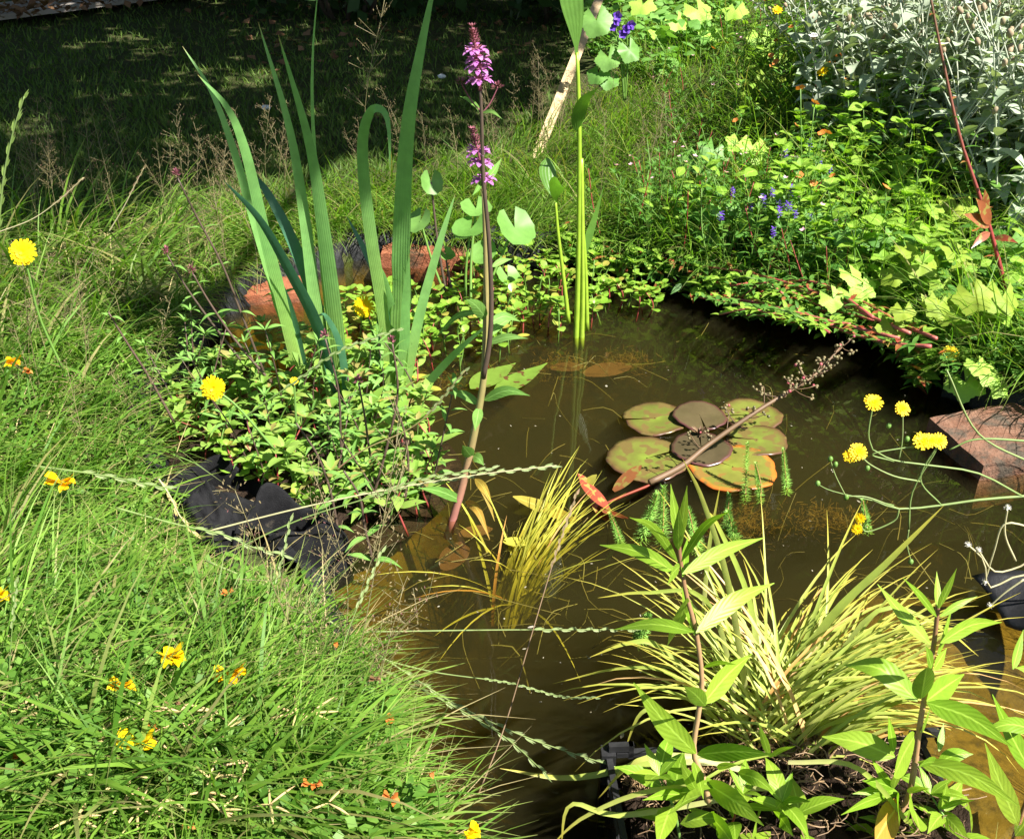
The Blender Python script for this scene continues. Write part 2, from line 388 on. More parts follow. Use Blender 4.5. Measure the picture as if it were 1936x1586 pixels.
xs = np.concatenate([np.linspace(-40, -6, 12)[:-1], np.linspace(-6, -1.6, 24)[:-1], np.arange(-1.6, 2.2, .03), np.linspace(2.2, 7, 24), np.linspace(7, 40, 12)[1:]])
ys = np.concatenate([np.linspace(-20, 0, 10)[:-1], np.arange(0, 3.0, .03), np.linspace(3, 8, 40), np.linspace(8, 60, 16)[1:]])
def gground(X, Y):
    z = gz(X, Y); d = sdf(X, Y)
    return z - np.clip((-d + .0) / .05, 0, 1) * .75
m, n, o = newmat('ground_soil')
bs = N(n, 'ShaderNodeBsdfPrincipled'); bs.inputs['Roughness'].default_value = .95; bs.inputs['Specular IOR Level'].default_value = .1
c = mixc(n, maprange(n, noise(n, 9, 5), .35, .65), (.035, .045, .014), (.055, .075, .02))
c = mixc(n, maprange(n, noise(n, 45, 4), .45, .7), c, (.07, .055, .03))
n.links.new(c, bs.inputs['Base Color']); bp = N(n, 'ShaderNodeBump'); bp.inputs['Strength'].default_value = .9; bp.inputs['Distance'].default_value = .01
n.links.new(noise(n, 70, 6), bp.inputs['Height']); n.links.new(bp.outputs[0], bs.inputs['Normal']); n.links.new(bs.outputs[0], o.inputs[0])
tag(grid_mesh('ground', xs, ys, gground, m), 'grassy garden ground around the pond', 'ground', kind='structure')

# pond liner: black sheet above the water, silt and algae on it below
CEN = Vector((.24, 1.15, 0)); NP = len(POND)
m, n, o = newmat('pond_liner'); g = N(n, 'ShaderNodeNewGeometry'); sp = N(n, 'ShaderNodeSeparateXYZ'); n.links.new(g.outputs['Position'], sp.inputs[0])
silt = mixc(n, maprange(n, noise(n, 14, 6), .3, .7), (.17, .12, .035), (.34, .23, .06))
silt = mixc(n, maprange(n, noise(n, 55, 5), .50, .68), silt, (.10, .07, .025))
c = mixc(n, maprange(n, noise(n, 40, 5), .4, .8), (.008, .0085, .009), (.02, .02, .021))
ad = N(n, 'ShaderNodeMath', operation='MULTIPLY_ADD'); n.links.new(noise(n, 22, 4), ad.inputs[0]); ad.inputs[1].default_value = .05; n.links.new(sp.outputs[2], ad.inputs[2])
c = mixc(n, maprange(n, ad.outputs[0], -.03, .015, 1, 0), c, silt)
bs = N(n, 'ShaderNodeBsdfPrincipled'); n.links.new(c, bs.inputs['Base Color']); bs.inputs['Roughness'].default_value = .6; bs.inputs['Specular IOR Level'].default_value = .3
bp = N(n, 'ShaderNodeBump'); bp.inputs['Strength'].default_value = .5; bp.inputs['Distance'].default_value = .01
n.links.new(noise(n, 35, 5), bp.inputs['Height']); n.links.new(bp.outputs[0], bs.inputs['Normal']); n.links.new(bs.outputs[0], o.inputs[0])
rings = [(1.045, .065), (1.02, .066), (1.0, .045), (.992, .0), (.985, -.08), (.95, -.15), (.86, -.19), (.74, -.20), (.6, -.28), (.45, -.34), (.3, -.37), (.14, -.38)]
sh1 = pz(1800, 1390, -.07); mar = pz(560, 860)
v = []
for k, (s, z) in enumerate(rings):
    for i, p in enumerate(POND):
        q = CEN + (p - CEN) * (s + (.012 * math.sin(i * .9 + k) + .008 * math.sin(i * 2.3)) * (1 if 2 < k < 6 else .3))
        zz = z
        if k > 4:
            a = max(0, 1 - ((q.x - sh1.x) ** 2 + (q.y - sh1.y) ** 2) ** .5 / .42)
            zz = z * (1 - min(1, a * 2.2)) - .055 * min(1, a * 2.2)
            a = min(1, max(0, 1.5 - 1.5 * ((q.x - mar.x) ** 2 + (q.y - mar.y) ** 2) ** .5 / .40)); zz = zz * (1 - a) - .035 * a
            zz += .012 * float(wob(q.x, q.y, 13, 3))
        if k <= 2: zz = max(zz, gzf(q.x, q.y) + (.006, .008, -.008)[k]) + .006 * math.sin(i * .7)
        v.append((q.x, q.y, zz))
v.append((CEN.x, CEN.y, -.38)); f = []
for k in range(len(rings) - 1):
    for i in range(NP): f.append((k * NP + i, (k + 1) * NP + i, (k + 1) * NP + (i + 1) % NP, k * NP + (i + 1) % NP))
b = (len(rings) - 1) * NP
mb = MB(); mb.add(v, f + [(b + i, len(v) - 1, b + (i + 1) % NP) for i in range(NP)])
tag(build(mb, 'pond_liner', m), 'black sheet liner of the pond with brown silt on its floor', 'pond liner')

# water: one closed body
m, n, o = newmat('pond_water'); fr = N(n, 'ShaderNodeFresnel'); fr.inputs[0].default_value = 1.33
tr = N(n, 'ShaderNodeBsdfTransparent'); tr.inputs[0].default_value = (.93, .90, .80, 1)
gl = N(n, 'ShaderNodeBsdfGlossy'); gl.inputs['Roughness'].default_value = .015
bp = N(n, 'ShaderNodeBump'); bp.inputs['Strength'].default_value = .12; bp.inputs['Distance'].default_value = .006
n.links.new(noise(n, 9, 2), bp.inputs['Height']); n.links.new(bp.outputs[0], gl.inputs['Normal']); n.links.new(bp.outputs[0], fr.inputs['Normal'])
mx = N(n, 'ShaderNodeMixShader'); n.links.new(fr.outputs[0], mx.inputs[0]); n.links.new(tr.outputs[0], mx.inputs[1]); n.links.new(gl.outputs[0], mx.inputs[2])
n.links.new(mx.outputs[0], o.inputs[0])
va = N(n, 'ShaderNodeVolumeAbsorption'); va.inputs[0].default_value = (.77, .75, .50, 1); va.inputs[1].default_value = 23
vs_ = N(n, 'ShaderNodeVolumeScatter'); vs_.inputs[0].default_value = (.50, .50, .33, 1); vs_.inputs[1].default_value = 1.35
as_ = N(n, 'ShaderNodeAddShader'); n.links.new(va.outputs[0], as_.inputs[0]); n.links.new(vs_.outputs[0], as_.inputs[1])
n.links.new(as_.outputs[0], o.inputs['Volume'])
top = [CEN + (p - CEN) * 1.05 for p in reversed(POND)]; mb = MB()
mb.add([(p.x, p.y, 0) for p in top] + [(p.x, p.y, -.5) for p in top] + [(CEN.x, CEN.y, 0), (CEN.x, CEN.y, -.5)],
       [(i, (i + 1) % NP, 2 * NP) for i in range(NP)] + [(NP + (i + 1) % NP, NP + i, 2 * NP + 1) for i in range(NP)] + [(NP + i, NP + (i + 1) % NP, (i + 1) % NP, i) for i in range(NP)])
tag(build(mb, 'water', m, smooth=False), 'murky brown pond water', 'water', kind='structure')

# path, beyond the lawn
mb = MB(); A = [pz(-120, 48, .1), pz(290, -4, .1)]; d = (A[1] - A[0]).normalized(); nrm = Vector((-d.y, d.x, 0))
ed = [A[0] - d * 3, A[0], A[0].lerp(A[1], .5), A[1], A[1] + d * 2.2]
for q in (ed,):
    vs = [];
    for p in q: vs += [Vector((p.x, p.y, .085)), Vector((p.x, p.y, .11)), Vector((p.x, p.y, .11)) + nrm * .42, Vector((p.x, p.y, .085)) + nrm * .42]
    fs = []
    for i in range(len(q) - 1):
        for j in range(3): fs.append((i * 4 + j, i * 4 + j + 1, i * 4 + j + 5, i * 4 + j + 4))
    mb.add(vs, fs)
tag(build(mb, 'path', M_path, smooth=False), 'pale paved path at the far edge of the lawn', 'path', kind='structure')

# ------------------------------------------------------------------ bricks
def brick(name, label, px, L, Wd, ang, m, z0=-.04, z1=.055, tilt=(0, 0)):
    mb = MB(); q = pz(*px, z1); hx, hy, hz = L / 2, Wd / 2, (z1 - z0) / 2; b = .005; rnd = random.Random(int(px[0]))
    nx, ny, nz = 14, 8, 5
    import itertools
    vid = {}; vs = []; fs = []
    def vert(i, j, k):
        if (i, j, k) in vid: return vid[i, j, k]
        x = -hx + 2 * hx * i / nx; y = -hy + 2 * hy * j / ny; z = -hz + 2 * hz * k / nz
        ex = sum((i in (0, nx), j in (0, ny), k in (0, nz)))
        s = 1 - (.006 if ex > 1 else 0) - (.01 if ex > 2 else 0)
        r = .0004 if ex == 1 else .0007
        p = Vector((x * s if i in (0, nx) else x, y * (s - .01 if ex > 1 else 1) if j in (0, ny) else y, z * (s - .03 if ex > 1 else 1) if k in (0, nz) else z))
        p += Vector((rnd.gauss(0, r), rnd.gauss(0, r), rnd.gauss(0, r)))
        vid[i, j, k] = len(vs); vs.append(p); return vid[i, j, k]
    for i in range(nx):
        for j in range(ny):
            fs.append((vert(i, j, nz), vert(i + 1, j, nz), vert(i + 1, j + 1, nz), vert(i, j + 1, nz)))
            fs.append((vert(i, j + 1, 0), vert(i + 1, j + 1, 0), vert(i + 1, j, 0), vert(i, j, 0)))
    for i in range(nx):
        for k in range(nz):
            fs.append((vert(i, 0, k), vert(i + 1, 0, k), vert(i + 1, 0, k + 1), vert(i, 0, k + 1)))
            fs.append((vert(i, ny, k + 1), vert(i + 1, ny, k + 1), vert(i + 1, ny, k), vert(i, ny, k)))
    for j in range(ny):
        for k in range(nz):
            fs.append((vert(0, j, k + 1), vert(0, j + 1, k + 1), vert(0, j + 1, k), vert(0, j, k)))
            fs.append((vert(nx, j, k), vert(nx, j + 1, k), vert(nx, j + 1, k + 1), vert(nx, j, k + 1)))
    M = Matrix.Rotation(ang, 3, 'Z') @ Matrix.Rotation(tilt[0], 3, 'X') @ Matrix.Rotation(tilt[1], 3, 'Y')
    c = Vector((q.x, q.y, (z0 + z1) / 2))
    mb.add([c + M @ p for p in vs], fs)
    return tag(build(mb, name, m, at=c, smooth=False), label, 'brick')
brick('brick', 'orange red brick half under grass behind the left iris clump', (470, 541), .215, .10, .16, M_brick, -.05, .022)
brick('brick', 'red brick at the back edge of the pond behind the round leaves', (815, 466), .215, .10, -.06, M_brick, -.05, .034)
brick('brick', 'weathered pale and brown brick half in the water near the yellow flowers', (1922, 808), .215, .135, .26, M_brickold, -.05, .036, (.05, -.04))

# ------------------------------------------------------------------ vectorised grass
def inpoly(P, x, y):
    P = np.array(P, float); ins = np.zeros(x.shape, bool)
    for i in range(len(P)):
        a = P[i]; b = P[(i + 1) % len(P)]; c = (a[1] > y) != (b[1] > y)
        ins ^= c & (x < (b[0] - a[0]) * (y - a[1]) / (b[1] - a[1] + 1e-12) + a[0])
    return ins
BARE = [(330, 890), (420, 880), (520, 960), (660, 1000), (660, 1115), (570, 1135), (440, 1110), (380, 1060), (335, 990)]   # the black bags lie here
def ground_pts(poly, n, margin=.0, z=.06, wet=False):
    """n points of the dry ground whose view falls in the polygon (photo pixels)"""
    P = np.array(poly, float); lo, hi = P.min(0), P.max(0); out = []; k = 0
    while k < n:
        x = rng.uniform(lo[0], hi[0], n * 2); y = rng.uniform(lo[1], hi[1], n * 2); s = inpoly(P, x, y) & ~inpoly(BARE, x, y) if not wet else inpoly(P, x, y); x, y = x[s], y[s]
        cx = (x - 968) / F; cyy = -(y - 793) / F; c, si = math.cos(PITCH), math.sin(PITCH)
        dy = c + cyy * si; dz = -si + cyy * c; t = (z - CZ) / dz
        X, Y = cx * t, dy * t
        if not wet: s = sdf(X, Y) > margin; X, Y = X[s], Y[s]
        out.append(np.stack([X, Y, gz(X, Y) if not wet else np.zeros_like(X)], -1)); k += len(X)
    return np.concatenate(out)[:n]
def grass(name, B, L, az, lean, droop, wid, m, segs=4, twist=1.2):
    n = len(B); t = np.linspace(0, 1, segs + 1); pos = np.array(B, float); P = [pos.copy()]
    h = np.stack([np.cos(az), np.sin(az)], -1)
    for k in range(segs):
        th = lean + droop * (k + .5) / segs; st = (L / segs)
        pos = pos + np.concatenate([h * (np.sin(th) * st)[:, None], (np.cos(th) * st)[:, None]], -1); P.append(pos.copy())
    P = np.stack(P, 1)                                   # n, segs+1, 3
    a2 = az + math.pi / 2 + rng.uniform(-twist, twist, n)
    sd = np.stack([np.cos(a2), np.sin(a2), np.zeros(n)], -1)
    w = (wid[:, None] * np.maximum(.06, (1 - t ** 2.2))[None, :]) / 2
    Lf = P - sd[:, None, :] * w[..., None]; Rt = P + sd[:, None, :] * w[..., None]
    V = np.stack([Lf, Rt], 2).reshape(-1, 3)
    uv = np.stack([np.tile(np.array([0., 1.]), n * (segs + 1)), np.tile(np.repeat(t, 2), n)], -1)
    b = (np.arange(n) * (segs + 1) * 2)[:, None] + (np.arange(segs) * 2)[None, :]
    f = np.stack([b, b + 1, b + 3, b + 2], -1).reshape(-1, 4)
    return np_mesh(name, V, f, m, uv)
def rn(n, a, b): return rng.uniform(a, b, n)

SHADE = [(-700, 500), (-100, 430), (60, 385), (150, 430), (330, 350), (560, 300), (830, 265), (1000, 180), (1050, 90), (1075, -40), (1000, -75), (-900, -75)]
LAWN = [(-500, 520), (0, 470), (330, 400), (700, 330), (1000, 260), (1080, 120), (1090, -15), (300, -15), (-500, 75)]
B = ground_pts(LAWN, 42000); n = len(B)
dd = np.hypot(B[:, 0], B[:, 1])
keep = rng.uniform(0, 1, n) < np.clip(1.25 - .12 * dd, .4, 1); B = B[keep]; n = len(B); dd = dd[keep]
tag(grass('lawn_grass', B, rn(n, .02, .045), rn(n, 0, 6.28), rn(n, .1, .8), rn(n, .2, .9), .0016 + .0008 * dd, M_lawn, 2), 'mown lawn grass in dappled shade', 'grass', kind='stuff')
def comb(B, n, bias, spread):
    return bias + 1.1 * wob(B[:, 0], B[:, 1], 6, 1.3) + rng.normal(0, spread, n)
LEFT = [(-260, 470), (0, 440), (250, 430), (500, 430), (520, 500), (360, 560), (330, 660), (290, 760), (290, 900), (330, 1000), (560, 1110), (690, 1240), (760, 1420), (820, 1700), (-300, 1700)]
BG = pz(500, 1060, .05)
B = ground_pts(LEFT, 2200); n = len(B); tag(grass('thatch', B, rn(n, .05, .16), rn(n, 0, 6.28), rn(n, .7, 1.3), rn(n, .2, .8), rn(n, .001, .0025), M_thatch, 3), 'dry straw thatch low in the grass of the left bank', 'thatch', kind='stuff')
B = ground_pts(LEFT, 15500, .0); B = B[rng.uniform(0, 1, len(B)) < np.clip(.75 + .7 * wob(B[:, 0], B[:, 1], 11, .4), .3, 1)]; n = len(B); dy = np.clip((B[:, 1] - .7) / 1.5, 0, 1)
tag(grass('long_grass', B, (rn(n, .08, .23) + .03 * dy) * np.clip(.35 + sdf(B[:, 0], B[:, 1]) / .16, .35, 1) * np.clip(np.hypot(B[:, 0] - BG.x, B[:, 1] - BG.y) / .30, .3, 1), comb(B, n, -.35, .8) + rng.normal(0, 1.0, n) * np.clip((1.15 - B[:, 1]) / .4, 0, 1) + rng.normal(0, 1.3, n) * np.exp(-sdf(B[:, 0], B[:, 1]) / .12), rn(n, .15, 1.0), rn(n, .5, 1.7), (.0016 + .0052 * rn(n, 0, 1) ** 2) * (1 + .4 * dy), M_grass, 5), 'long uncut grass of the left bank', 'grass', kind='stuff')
BACK = [(430, 470), (420, 400), (640, 370), (860, 320), (1020, 230), (1200, 130), (1500, 110), (1700, 200), (1500, 420), (1300, 500), (1000, 478), (700, 470), (560, 500)]
B = ground_pts(BACK, 10500, .0); n = len(B)
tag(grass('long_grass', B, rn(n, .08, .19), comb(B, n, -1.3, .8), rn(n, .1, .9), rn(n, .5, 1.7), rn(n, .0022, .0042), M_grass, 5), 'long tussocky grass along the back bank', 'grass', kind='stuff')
E = [p for p in POND if p.y > 1.45 or (p.x > .66 and p.y > .5)]; k = 1900; ii = rng.integers(0, len(E), k); B = np.array([(E[i].x, E[i].y, 0) for i in ii])
cd = np.array([CEN.x, CEN.y, 0]) - B; cd /= np.linalg.norm(cd, axis=1)[:, None]; B = B - cd * rn(k, .005, .06)[:, None]; B[:, 2] = gz(B[:, 0], B[:, 1]) + .004
tag(grass('long_grass', B, rn(k, .06, .15), np.arctan2(cd[:, 1], cd[:, 0]) + rng.normal(0, .5, k), rn(k, .3, .9), rn(k, .8, 1.8), rn(k, .0018, .0036), M_grass, 5), 'grass hanging over the back edge of the pond', 'grass', kind='stuff')
# the same grass carries on beyond the view, left, right and behind the photographer's feet
k = 36000; X = rn(k, -2.4, 2.8); Y = rn(k, -.5, 3.4); ok_ = ((X < -.62 * Y - .45) | (X > .50 * Y + .42) | (Y < .42)) & (sdf(X, Y) > .01) & (np.hypot(X, Y) > .12); X, Y = X[ok_], Y[ok_]; B = np.stack([X, Y, gz(X, Y)], -1); n = len(B)
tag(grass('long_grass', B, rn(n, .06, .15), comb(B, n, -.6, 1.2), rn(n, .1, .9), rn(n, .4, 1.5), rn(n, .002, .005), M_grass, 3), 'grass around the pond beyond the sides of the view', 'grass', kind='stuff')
# clover and trefoil foliage low in the grass
def leaflets(name, B, hmax, size, m, tri=3):
    n = len(B); z = rn(n, .15, 1) * hmax; c = B + np.stack([rn(n, -.01, .01), rn(n, -.01, .01), z], -1)
    V = []; a0 = rn(n, 0, 6.28); tl = rng.normal(0, .35, (n, 2)); s = rn(n, .7, 1.25) * size
    for k in range(tri):
        a = a0 + k * (2 * math.pi / tri) + rng.normal(0, .2, n)
        d = np.stack([np.cos(a), np.sin(a), rng.normal(.05, .3, n)], -1); e = np.stack([-np.sin(a), np.cos(a), tl[:, 0]], -1)
        q = [c + d * (s * .12)[:, None], c + d * (s * .6)[:, None] + e * (s * .33)[:, None], c + d * s[:, None] - np.array([0, 0, 1]) * (s * .15)[:, None], c + d * (s * .6)[:, None] - e * (s * .33)[:, None]]
        V.append(np.stack(q, 1))
    V = np.concatenate(V).reshape(-1, 3); f = np.arange(len(V)).reshape(-1, 4)
    uv = np.tile(np.array([(.5, 0), (1, .5), (.5, 1), (0, .5)]), (len(f), 1))
    return np_mesh(name, V, f, m, uv, smooth=False)
CLO = [(-250, 1180), (300, 1150), (560, 1200), (690, 1330), (760, 1500), (800, 1700), (-300, 1700)]
tag(leaflets('clover', ground_pts(CLO, 3000), .08, .0105, M_clover, 3), 'low clover leaves among the grass of the near left bank', 'clover', kind='stuff')
LEFT2 = [(-250, 640), (320, 640), (300, 1000), (600, 1150), (500, 1220), (-250, 1220)]
tag(leaflets('clover', ground_pts(LEFT2, 1800), .06, .010, M_clover, 3), 'dark clover leaves under the long grass of the left bank', 'clover', kind='stuff')

# ------------------------------------------------------------------ trees that shade the lawn, shrubs behind it
def leafcloud(name, C, size, m, parent, asp=.6):
    n = len(C); V = []
    a = rng.normal(0, 1, (n, 3)); a /= np.linalg.norm(a, axis=1)[:, None]; b = rng.normal(0, 1, (n, 3)); b[:, 2] *= .6
    b -= a * (a * b).sum(1)[:, None]; b /= np.linalg.norm(b, axis=1)[:, None]; s = (size * rn(n, .6, 1.3))[:, None]
    V = np.stack([C - a * s * .5, C + b * s * asp * .5, C + a * s * .5, C - b * s * asp * .5], 1).reshape(-1, 3)
    off = wpos(parent); V = V - np.array(off)
    f = np.arange(len(V)).reshape(-1, 4); uv = np.tile(np.array([(.5, 0), (1, .5), (.5, 1), (0, .5)]), (n, 1))
    return np_mesh(name, V, f, m, uv, smooth=False, parent=parent)
def limbs(mb, root, top, targets, r):
    mb.tube(bez([root, root.lerp(top, .5) + Vector((.05, -.04, 0)), top], 8), [r * (1.25 - .5 * i / 8) for i in range(9)], 10)
    for t in targets:
        mid = top.lerp(t, .5) + Vector((U(-.2, .2), U(-.2, .2), U(.1, .4)))
        mb.tube(bez([top - UP * .15, mid, t], 7), [r * (.5 - .42 * i / 7) for i in range(8)], 6)
sx, sy = np.array([SUN.x / SUN.z, SUN.y / SUN.z])
t0 = thing('shade_tree', 'leafy tree whose crown hangs over the lawn and shades it', 'tree', (1.6, 8.0, .1))
Gp = ground_pts(SHADE, 60000, wet=True)
Gp = Gp[np.hypot(Gp[:, 0], Gp[:, 1]) < 10.5]
w8 = np.hypot(Gp[:, 0], Gp[:, 1]); Gp = Gp[rng.uniform(0, 1, len(Gp)) < np.clip((w8 / 6.5) ** 3, .05, 1)]
hole = wob(Gp[:, 0], Gp[:, 1], 2.9, .7) + .55 * wob(Gp[:, 0], Gp[:, 1], 8.1, 2.2)
Gp = Gp[(hole < .62) | (Gp[:, 0] > -.9)]
Gp = Gp[rng.integers(0, len(Gp), 29000)]
hh = rn(len(Gp), 2.3, 4.4); C = np.stack([Gp[:, 0] + sx * hh, Gp[:, 1] + sy * hh, hh], -1) + rng.normal(0, .05, (len(Gp), 3))
# the low bough over the irises
k = 560; px = rng.uniform(480, 830, k); pyy = rng.uniform(-120, 215, k); k2 = pyy < 110 + 110 * np.clip((px - 470) / 120, -.6, 1)
px, pyy = px[k2], pyy[k2]; Q = np.array([tuple(pY(a, b, 1.38)) for a, b in zip(px, pyy)]); tt = rn(len(Q), 1.9, 2.7)[:, None]
C = np.concatenate([C, Q + np.array(SUN)[None] * tt + rng.normal(0, .02, Q.shape)])
leafcloud('crown', C, .14, M_tree, t0)
mb = MB(); limbs(mb, Vector((1.6, 8, .0)), Vector((1.4, 7.4, 2.5)), [Vector(C[i]) for i in rng.integers(0, len(C), 14)], .16)
build(mb, 'trunk', M_bark, t0)
def back_tree(x, y, h, rad, lab, n=6500):
    t = thing('background_tree', lab, 'tree', (x, y, .05), 'trees behind the garden')
    cs = [Vector((x + G(0, rad * .5), y + G(0, rad * .45), h * U(.12, 1))) for _ in range(40)]
    pts = []
    for c in cs:
        r = rad * U(.25, .45); q = rng.normal(0, 1, (n // 40, 3)); q /= np.linalg.norm(q, axis=1)[:, None]
        pts.append(np.array(c) + q * (r * rng.uniform(.3, 1, (n // 40, 1)) ** .5))
    leafcloud('crown', np.concatenate(pts), .42, M_tree, t)
    mb = MB(); limbs(mb, Vector((x, y, 0)), Vector((x + .1, y, h * .4)), cs[:10], .15); build(mb, 'trunk', M_bark, t)
back_tree(-4.6, 11.0, 8.0, 2.6, 'broad dark tree beyond the far left of the lawn')
back_tree(-.6, 11.2, 9.0, 2.6, 'tall dark tree beyond the middle of the lawn')
back_tree(3.0, 10.6, 8.6, 2.6, 'dark tree behind the flower bed')
back_tree(6.6, 9.4, 8.0, 2.6, 'dark tree at the far right behind the flower bed')
def shrub(x, y, r, h, lab):
    t = thing('shrub', lab, 'shrub', (x, y, .06), 'dark shrubs behind the lawn'); n = 2000
    q = rng.normal(0, 1, (n, 3)); q /= np.linalg.norm(q, axis=1)[:, None]; q *= rng.uniform(.45, 1, (n, 1)) * np.array([r, r * .8, h * .6])
    q += np.array([x, y, h * .55]) + .12 * np.stack([wob(q[:, 0], q[:, 2], 9), wob(q[:, 1], q[:, 2], 8), wob(q[:, 0], q[:, 1], 7)], -1); q = q[q[:, 2] > .07]
    leafcloud('foliage', q, .085, M_hedge, t)
    mb = MB()
    for i in range(7):
        a = U(0, 6.28); mb.tube(bez([Vector((x + .1 * math.cos(a), y + .1 * math.sin(a), .03)), Vector((x + r * .4 * math.cos(a), y + r * .4 * math.sin(a), h * .5)), Vector((x + r * .7 * math.cos(a), y + r * .7 * math.sin(a), h * .9))], 6), [.014 - .0018 * j for j in range(7)], 5)
    build(mb, 'stem', M_bark, t)
shrub(-2.1, 6.2, .7, .95, 'dark shrub at the top of the lawn nearest the path')
shrub(-.85, 5.5, .75, 1.0, 'dark leafy shrub behind the lawn above the left iris clump')
shrub(.2, 5.5, .7, .95, 'dark shrub behind the lawn above the pink flower spikes')
shrub(1.55, 5.7, .7, 1.0, 'dark shrub behind the lath and the violet bellflowers')
# fallen leaves under the shrubs and by the path
B = ground_pts([(500, 150), (700, 90), (1050, 100), (1060, 10), (600, 0), (300, 5)], 150, z=.06)
B2 = ground_pts([(-100, 12), (290, -25), (290, 6), (-100, 60)], 380, z=.11); B2[:, 2] = .125
leafo = leaflets('fallen_leaves', np.concatenate([B, B2]), .02, .055, M_deadleaf, 1)
tag(leafo, 'scattered dry fallen leaves under the shrubs and on the path', 'leaves', kind='stuff')
for x, y, lab, s in ((503, 204, 'small white stone on the shaded lawn behind the left iris clump', .016), (835, 145, 'small pale stone on the shaded lawn beside the upper pink flower spike', .016)):
    mb = MB(); p = pz(x, y, .07); mb.ball(p, s, 8, 5, (0, 0, 1), .55)
    mb.v = [(a + G(0, .0015), b + G(0, .0015), c + G(0, .001)) for a, b, c in mb.v]
    tag(build(mb, 'white_stone', M_stone, at=p), lab, 'stone')
# ------------------------------------------------------------------ plants placed one by one
def px_curve(pts, Y0, Y1=None):
    """photo pixels base->tip, standing in the plane y=Y0 (leaning to Y1 at the tip)"""
    Y1 = Y0 if Y1 is None else Y1; n = len(pts)
    return [pY(p[0], p[1], Y0 + (Y1 - Y0) * i / (n - 1)) for i, p in enumerate(pts)]
def px_blade(mb, pts, wpx, Y0, Y1=None, yaw=0.0, fold=.12, segs=18, prof='blade'):
    P = bez(px_curve(pts, Y0, Y1), segs); sides = []; w = []
    for i, p in enumerate(P):
        t = (P[min(i + 1, segs)] - P[max(i - 1, 0)]).normalized()
        s = t.cross(FWD); s = s.normalized() if s.length > .05 else Vector((1, 0, 0))
        if sides and s.dot(sides[-1][1]) < 0: s = -s
        sides.append((Matrix.Rotation(yaw, 3, t) @ s, s))
        w.append(wpx * mpp(p) * PROF[prof](i / segs) / max(.35, abs(math.cos(yaw))))
    mb.ribbon(P, w, [a for a, b in sides], fold)
def px_leaf(mb, b, t, wpx, Y0, dY=0.0, bow=10, prof='lance', fold=.16, segs=9, yaw=0.0):
    mx, my = (b[0] + t[0]) / 2, (b[1] + t[1]) / 2 - bow
    px_blade(mb, [b, (mx, my), t], wpx, Y0, Y0 + dY, yaw, fold, segs, prof)
def px_tube(mb, pts, rpx, Y0, Y1=None, n=14, k=6):
    P = bez(px_curve(pts, Y0, Y1), n)
    a, b = rpx if isinstance(rpx, tuple) else (rpx, rpx)
    mb.tube(P, [(a + (b - a) * i / n) * mpp(p) for i, p in enumerate(P)], k); return P

# irises
def iris(label, base, Y, blades, loc_z=-.03):
    t = thing('iris', label, 'iris plant', pz(*base, loc_z))
    for pts, w, dY, yaw, mat in blades:
        mb = MB(); px_blade(mb, pts, w * .76, Y, Y + dY, yaw, .15, 26); build(mb, 'leaf', mat, t)
iris('tall clump of sword shaped leaves, the leftmost of the two irises', (625, 800), 1.36, [
    ([(645, 830), (600, 600), (574, 400), (545, 235), (488, 42)], 31, .02, .35, M_iris),
    ([(655, 830), (632, 600), (610, 430), (584, 270), (526, 66)], 43, -.01, -.25, M_iris),
    ([(560, 690), (530, 560), (500, 440), (465, 290), (430, 205), (374, 142)], 31, -.04, .3, M_iris),
    ([(570, 700), (535, 600), (478, 410), (440, 280), (400, 175), (345, 88)], 22, .05, .6, M_iris),
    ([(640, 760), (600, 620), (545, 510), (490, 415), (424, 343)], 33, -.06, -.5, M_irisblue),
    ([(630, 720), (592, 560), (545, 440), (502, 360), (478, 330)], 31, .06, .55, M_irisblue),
    ([(630, 700), (608, 500), (597, 330), (590, 200), (592, 90), (604, -50)], 9, .06, .9, M_iris),
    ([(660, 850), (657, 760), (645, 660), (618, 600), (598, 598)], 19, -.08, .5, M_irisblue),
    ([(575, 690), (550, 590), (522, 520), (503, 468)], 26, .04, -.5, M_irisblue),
    ([(572, 690), (545, 620), (520, 560), (508, 480)], 26, .02, .4, M_iris)])
iris('iris clump with one leaf folded over at its top, beside the pink flower spikes', (745, 760), 1.42, [
    ([(750, 770), (757, 620), (760, 450), (771, 250), (795, 100), (830, -70)], 52, -.02, -.3, M_iris),
    ([(742, 765), (725, 600), (703, 460), (688, 340), (686, 260), (700, 212), (722, 208), (735, 240), (738, 333)], 32, -.10, .12, M_iris),
    ([(760, 765), (790, 610), (828, 470), (861, 366)], 26, .03, .25, M_iris),
    ([(735, 760), (735, 640), (718, 540), (690, 475), (655, 408)], 27, .06, .55, M_irisblue),
    ([(740, 765), (748, 640), (730, 540), (705, 480)], 24, .0, -.3, M_iris),
    ([(752, 770), (765, 650), (768, 560), (774, 480)], 26, -.05, .6, M_iris),
    ([(745, 780), (790, 745), (840, 690), (880, 650), (925, 612)], 24, -.10, -.3, M_iris),
    ([(738, 770), (722, 660), (716, 560), (700, 490)], 22, .05, .6, M_irisblue)])

